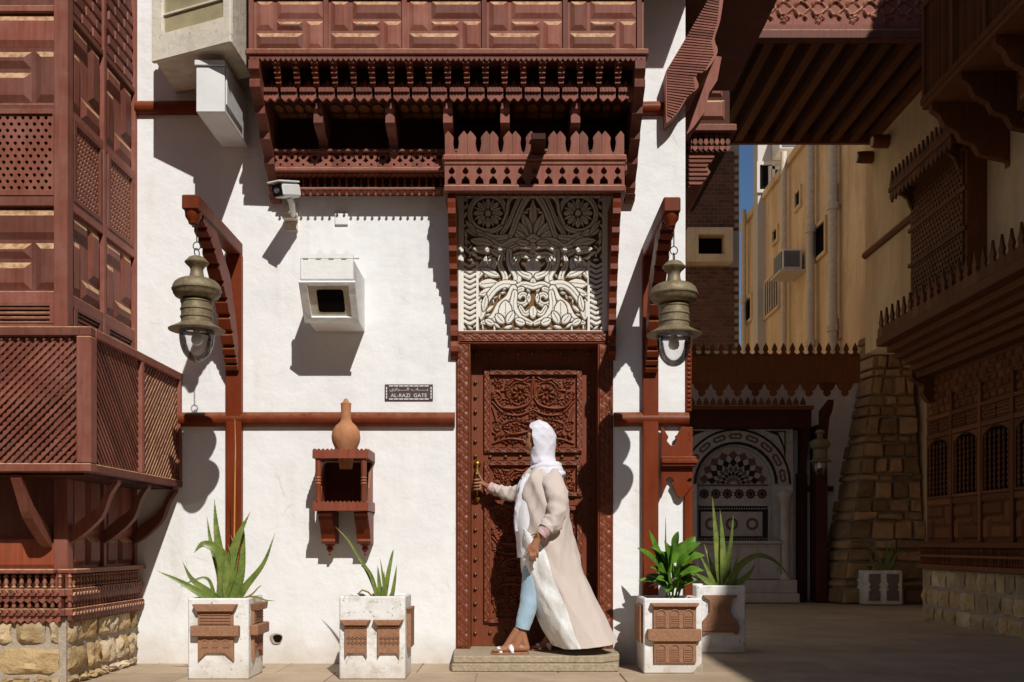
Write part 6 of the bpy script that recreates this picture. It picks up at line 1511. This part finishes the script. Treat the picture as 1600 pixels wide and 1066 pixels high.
for k in range(18):
    x = gx(1066,.4)+k*.105; MB(FG).plate([(x,gz(634,.4)+.01),(x+.09,gz(634,.4)+.01),(x+.08,gz(634,.4)+.06),(x+.045,gz(634,.4)+.13),(x+.01,gz(634,.4)+.06)], .40, .42).build('crenel', 'deep', cn)
MB(FG).side([(.001,gz(668)),(.38,gz(668)),(.30,gz(690)),(.16,gz(720)),(.06,gz(760)),(.001,gz(770))], gx(1246), gx(1256)).build('bracket', 'bay_dark', cn)
fn = thing('tiled_fountain', 'arched fountain niche lined with black, maroon and white mosaic tiles', 'fountain', (gx(1150), GY-.1, 0))
ax_c, ar = gx(1147,.1), (gx(1201,.1)-gx(1092,.1))/2; asz = gz(757,.1)
def arcp(r, n=18): return [(ax_c+r*math.cos(math.pi*i/n), asz+r*math.sin(math.pi*i/n)) for i in range(n+1)]
MB(FG).plate([(gx(1070,.2),gz(925)),(gx(1070,.2),gz(671,.2)),(gx(1239,.2),gz(671,.2)),(gx(1239,.2),gz(925)),(ax_c+ar*1.1,gz(925))]+arcp(ar*1.1)+[(ax_c-ar*1.1,gz(925))], .001, .2).build('surround', 'tile_pale', fn)
bn = MB(FG).box(ax_c-ar*1.09, ax_c+ar*1.09, gz(925), asz+ar*1.09, .001, .03).build('niche_back', 'tile_pale', fn)
# arch mouldings
for r0, r1, wv, mt in ((1.12,1.2,.215,'tile_black'),(1.52,1.58,.212,'tile_black'),(1.0,1.09,.06,'marble')):
    P = arcp(ar*r1)+list(reversed(arcp(ar*r0))); MB(FG).plate(P, .2005 if wv > .1 else .0305, wv).build('arch_band', mt, fn)
for i in range(9):                                                  # cartouches with scrolls round the arch
    a = math.pi*(i+.5)/9; r = ar*1.36; c = (ax_c+r*math.cos(a), asz+r*math.sin(a))
    if c[1] > gz(672) or c[0] < gx(1072) or c[0] > gx(1237): continue
    m = MB(FG); t_ = (-math.sin(a), math.cos(a)); n_v = (math.cos(a), math.sin(a))
    m.plate([(c[0]+t_[0]*x+n_v[0]*y, c[1]+t_[1]*x+n_v[1]*y) for x, y in ((-.11,0),(-.08,.045),(.08,.045),(.11,0),(.08,-.045),(-.08,-.045))], .2005, .207); m.build('cartouche', 'tile_red', fn)
    m = MB(FG); m.plate([(c[0]+t_[0]*x+n_v[0]*y, c[1]+t_[1]*x+n_v[1]*y) for x, y in ((-.07,0),(-.04,.018),(0,.006),(.05,.022),(.07,0),(.03,-.02),(-.01,-.008),(-.05,-.022))], .2075, .210); m.build('scroll_motif', 'tile_pale', fn)
for sx in (-1, 1):                                                   # spandrel corners
    cxs = ax_c+sx*ar*1.42
    MB(FG).plate([(cxs,gz(676)),(cxs-sx*.3,gz(676)),(cxs-sx*.12,gz(683)),(cxs-sx*.04,gz(700)),(cxs,gz(722))], .2005, .208).build('spandrel', 'tile_black', fn)
    MB(FG).plate([(cxs-sx*.02,gz(678)),(cxs-sx*.12,gz(678)),(cxs-sx*.05,gz(690)),(cxs-sx*.02,gz(700))], .2085, .212).build('spandrel_motif', 'tile_pale', fn)
# fan of kites in the half round
MB(FG).plate(arcp(ar*.99), .031, .036).build('fan_ground', 'tile_pale', fn)
for ring, (ra, rb_, rc, k, mt) in enumerate(((.70,.86,.97,9,'tile_red'),(.50,.62,.76,9,'tile_black'),(.34,.44,.55,10,'tile_red'),(.22,.30,.39,9,'tile_black'),(.08,.17,.25,8,'tile_red'))):
    for i in range(k):
        a = math.pi*(i+.5)/k; da = math.pi/k*.5
        P = [(ra,a),(rb_,a+da),(rc,a),(rb_,a-da)]
        MB(FG).plate([(ax_c+ar*r*math.cos(q), asz+.004+ar*r*math.sin(q)) for r, q in P], .0365+ring*.0006, .042+ring*.0006).build('mosaic_tile', mt, fn)
MB(FG).box(ax_c-ar, ax_c+ar, gz(760), gz(757.5), .031, .05).build('sill_band', 'tile_red', fn)
def rosette(cx, cz, r, k, m1, m2):
    p0 = [(cx+r*(1 if i % 2 else .74)*math.cos(math.pi*i/k), cz+r*(1 if i % 2 else .74)*math.sin(math.pi*i/k)) for i in range(2*k)]
    o = MB(FG).plate(p0, .0365, .042).build('rosette', m1, fn)
    MB(FG).plate([(cx+r*.6*math.cos(2*math.pi*i/16), cz+r*.6*math.sin(2*math.pi*i/16)) for i in range(16)], .0425, .045).build('rosette_disc', m2, o)
    MB(FG).plate([(cx+r*(.42 if i % 2 else .26)*math.cos(math.pi*i/10), cz+r*(.42 if i % 2 else .26)*math.sin(math.pi*i/10)) for i in range(20)], .0455, .048).build('rosette_star', m1, o)
zr = (gz(763)+gz(781))/2
MB(FG).box(ax_c-ar, ax_c+ar, gz(782), gz(762), .031, .036).build('rosette_band', 'tile_pale', fn)
for i in range(6): rosette(ax_c-ar+ar*2*(i+.5)/6, zr, .085, 10, 'tile_black', 'tile_red')
MB(FG).box(ax_c-ar, ax_c+ar, gz(846), gz(791), .031, .036).build('star_panel', 'tile_black', fn)
MB(FG).box(ax_c-ar*.93, ax_c+ar*.84, gz(838), gz(800), .0362, .039).build('panel_field', 'marble', fn)
for i in range(3):
    cx = ax_c-ar*.93+ar*1.77*(i+.5)/3; cz = gz(819)
    rosette(cx, cz, .165, 16, 'tile_pale', 'tile_red')
m = MB(FG)
for i in range(28):
    for zz_ in (gz(795), gz(842)):
        cx = ax_c-ar+ar*2*(i+.5)/28; m.plate([(cx-.014,zz_),(cx,zz_-.014),(cx+.014,zz_),(cx,zz_+.014)], .0365, .040)
m.build('border_tiles', 'tile_pale', fn)
# basin, columns, plinth
MB(FG).box(gx(1090,.3), gx(1219,.3), gz(905,.3), gz(850,.3), .2005, .34).build('basin', 'marble', fn, bev=.01)
MB(FG).box(gx(1086,.35), gx(1222,.35), gz(850,.35)+.001, gz(845,.35), .2005, .38).build('basin_rim', 'marble', fn, bev=.01)
for i in range(4): MB(FG).box(gx(1094+i*31,.345), gx(1120+i*31,.345), gz(898,.345), gz(856,.345), .3405, .35).build('basin_panel', 'tile_pale', fn)
MB(FG).box(gx(1066,.4), gx(1247,.4), .0, gz(927,.4), .001, .5).build('plinth', 'marble', fn, bev=.01); MB(FG).box(gx(1070,.3), gx(1243,.3), gz(927,.4)+.001, gz(906,.3), .001, .40).build('plinth', 'marble', fn, bev=.01)
MB(FG).lathe([(.10,0),(.10,.05),(.085,.08),(.072,.10),(.072,1.15),(.085,1.17),(.075,1.19),(.10,1.26),(.12,1.30),(.12,1.34)], gx(1226,.28), .29, 16, gz(906,.3)+.002).build('column', 'marble', fn, smooth=R(40))
MB(FG).box(gx(1217,.28), gx(1236,.28), gz(772,.28)+.02, gz(760,.28), .2005, .38).build('column_block', 'tile_pale', fn)
# small lantern on the lane wall
lb = thing('lantern_bracket', 'short dark lantern bracket on the canopy corner in the lane', 'bracket', (gx(1275),GY,gz(640)))
MB(FG).side([(.351,gz(648)),(.78,gz(636)),(.78,gz(642)),(.72,gz(652)),(.60,gz(660)),(.5,gz(690)),(.351,gz(720))], gx(1268), gx(1277)).build('arm', 'bay_dark', lb)
_l = len(bpy.data.objects); lantern(gx(1281,.72), GY-.72, gz(722,.72), 'small bronze lantern hanging in the shade beside the tiled fountain')

# stone buttress
bt = thing('stone_buttress', 'battered stone block buttress tapering upward in the lane', 'buttress', (5.3,7.8,0))
bD = 14.9; NB = 21; zT = rz(512, bD)
def bxl(z): return np.interp(z, [0,zT], [(1277-800)*bD/FPX, (1372-800)*bD/FPX])
def bxm(z): return np.interp(z, [0,zT], [(1312-800)*bD/FPX*.985, (1388-800)*bD/FPX*.985])
def bxr(z): return np.interp(z, [0,zT], [(1442-800)*bD/FPX, (1424-800)*bD/FPX])
by = bD-CD
def byf(z): return by-.25+.30*z/zT
MB().hexa([(bxl(0)+.05,by+.9,0),(bxm(0)+.03,byf(0)+.05,0),(bxr(0),byf(0)+.05,0),(bxr(0),by+1.0,0),(bxl(zT)+.05,by+.9,zT),(bxm(zT)+.03,byf(zT)+.05,zT),(bxr(zT),byf(zT)+.05,zT),(bxr(zT),by+1.0,zT)]).build('mortar_core', 'mortar', bt)
r_ = random.Random(5)
for k in range(NB):
    hj_ = [0]+[zT*(q_+.5*math.sin(q_*2.3)*.5)/NB for q_ in range(1, NB)]+[zT]; za, zb_ = hj_[k]+.008, hj_[k+1]-.008
    cuts = [0]; x = 0
    while x < 1: x += r_.uniform(.22,.42); cuts.append(min(1, x))
    if 1-cuts[-2] < .12: cuts.pop(-2)
    for a, b_ in zip(cuts, cuts[1:]):
        def X(t, z): return bxm(z)+(bxr(z)-bxm(z))*t
        g = .010; o = r_.uniform(-.03,.045); j = lambda: r_.uniform(-.022,.022)
        P = [(X(a,za)+g,byf(za)+.06,za),(X(b_,za)-g,byf(za)+.06,za),(X(b_,zb_)-g,byf(zb_)+.06,zb_),(X(a,zb_)+g,byf(zb_)+.06,zb_)]
        Q = [(p[0]+(.012 if i in (0,3) else -.012)+j(), p[1]-.085-o+j(), p[2]+(.012 if i < 2 else -.012)+j()) for i, p in enumerate(P)]
        MB().hexa(P+Q).build('stone', 'butt', bt, bev=.014)
    # left flank
    P = [(bxl(za)+.10,by+.85,za),(bxm(za)+.10,byf(za)+.02,za),(bxm(zb_)+.10,byf(zb_)+.02,zb_),(bxl(zb_)+.10,by+.85,zb_)]
    m_ = .45+r_.uniform(-.12,.12)
    for t0_, t1_ in ((0,m_),(m_,1)):
        def Lp(t, q): return tuple(np.array(P[0 if q == 0 else 3])*(1-t)+np.array(P[1 if q == 0 else 2])*t)
        A = [Lp(t0_+.01,0), Lp(t1_-.01,0), Lp(t1_-.01,1), Lp(t0_+.01,1)]; o = r_.uniform(-.02,.02)
        Bq = [(p[0]-.13-o+r_.uniform(-.012,.012), p[1]-.03, p[2]+(.010 if i < 2 else -.010)) for i, p in enumerate(A)]
        MB().hexa(A+Bq).build('stone', 'butt', bt, bev=.014)
# far planter with a dark plant
fp = thing('planter', 'small white planter with dark red panels at the foot of the stone buttress', 'planter', (5.4,6.9,0), 'white planters with terracotta plaques')
pD = 14.36; pw = CD-pD; X0, X1 = (1352-800)*pD/FPX, (1410-800)*pD/FPX; FP_ = Fr((0,-pw,0),(1,0,0),(0,-1,0))
MB(FP_).plate([(X0,0),(X1,0),(X1,-.5),(X0,-.5)], 0, .50, [[(X0+.05,-.05),(X1-.05,-.05),(X1-.05,-.45),(X0+.05,-.45)]], conv=lambda a, b, t: FP_.p(a, t, b)).build('box', 'planter', fp, bev=.01)
for a, c in ((.10,.40),(.58,.90)):
    W_ = X1-X0; L = [(a,.12),(c,.12),(c,.40),(c-.06,.44),(c,.50),(c-.05,.60),(c,.66),(c,.90),(a,.90),(a,.66),(a+.05,.60),(a,.50),(a+.06,.44),(a,.40)]
    MB(FP_).plate([(X0+x*W_, .5*y) for x, y in L], .0005, .02).build('panel', 'tile_red', fp)
MB(FP_).box(X0+.051, X1-.051, .43, .45, -.449, -.051).build('soil', 'soil', fp)
dp = thing('aloe_plant', 'dark shaded aloe in the planter at the foot of the buttress', 'aloe', (5.4,7.1,.45))
for pts, wd in (([(1380,892),(1372,870),(1355,850),(1338,832)], .05), ([(1384,892),(1386,865),(1384,840)], .06), ([(1378,892),(1362,882),(1340,890),(1322,925)], .04), ([(1388,892),(1398,872),(1412,850)], .06), ([(1384,892),(1392,862),(1396,845)], .05), ([(1376,892),(1368,880),(1350,868)], .06)):
    aloe_leaf(dp, [np.array(((x-800)*(pD+.25)/FPX, pD+.25-CD, rz(y, pD+.25))) for x, y in pts], wd)
# unseen house, added behind the viewpoint to shade the square and cut its bounce
ob_ = thing('shading_house', 'plain unseen tan house added across the square to shade the ground', 'building', (-2,-16,0))
MB().box(-16, 4.2, 0, 9.6, 13.2, 18).build('wall', 'tan', ob_)
MB().box(-16.1, 4.3, 9.601, 9.8, 13.1, 18.1).build('roof_ledge', 'tan', ob_)
for i in range(5):
    x = -14+i*3.6; f = MB(Fr((0,-13.2,0),(1,0,0),(0,1,0))).plate([(x,4.2),(x+1.3,4.2),(x+1.3,6.6),(x,6.6)], .0005, .3, [[(x+.12,4.3),(x+1.18,4.3),(x+1.18,6.5),(x+.12,6.5)]]).build('window', 'bay', ob_); MB(Fr((0,-13.2,0),(1,0,0),(0,1,0))).box(x+.1, x+1.2, 4.28, 6.52, .001, .05).build('shutter', 'bay_dark', f)

lh = thing('bounce_house', 'unseen pale house added left of the lane to bounce warm light', 'building', (0,15,0))  # unseen house added to bounce warm sunlight onto the tan house opposite
MB().box(-6, 2.6, 0, 12.5, -21.5, -8.8).build('wall', 'sand', lh)
MB().box(-6.1, 2.68, 12.501, 12.7, -21.6, -8.7).build('roof_ledge', 'cream', lh)
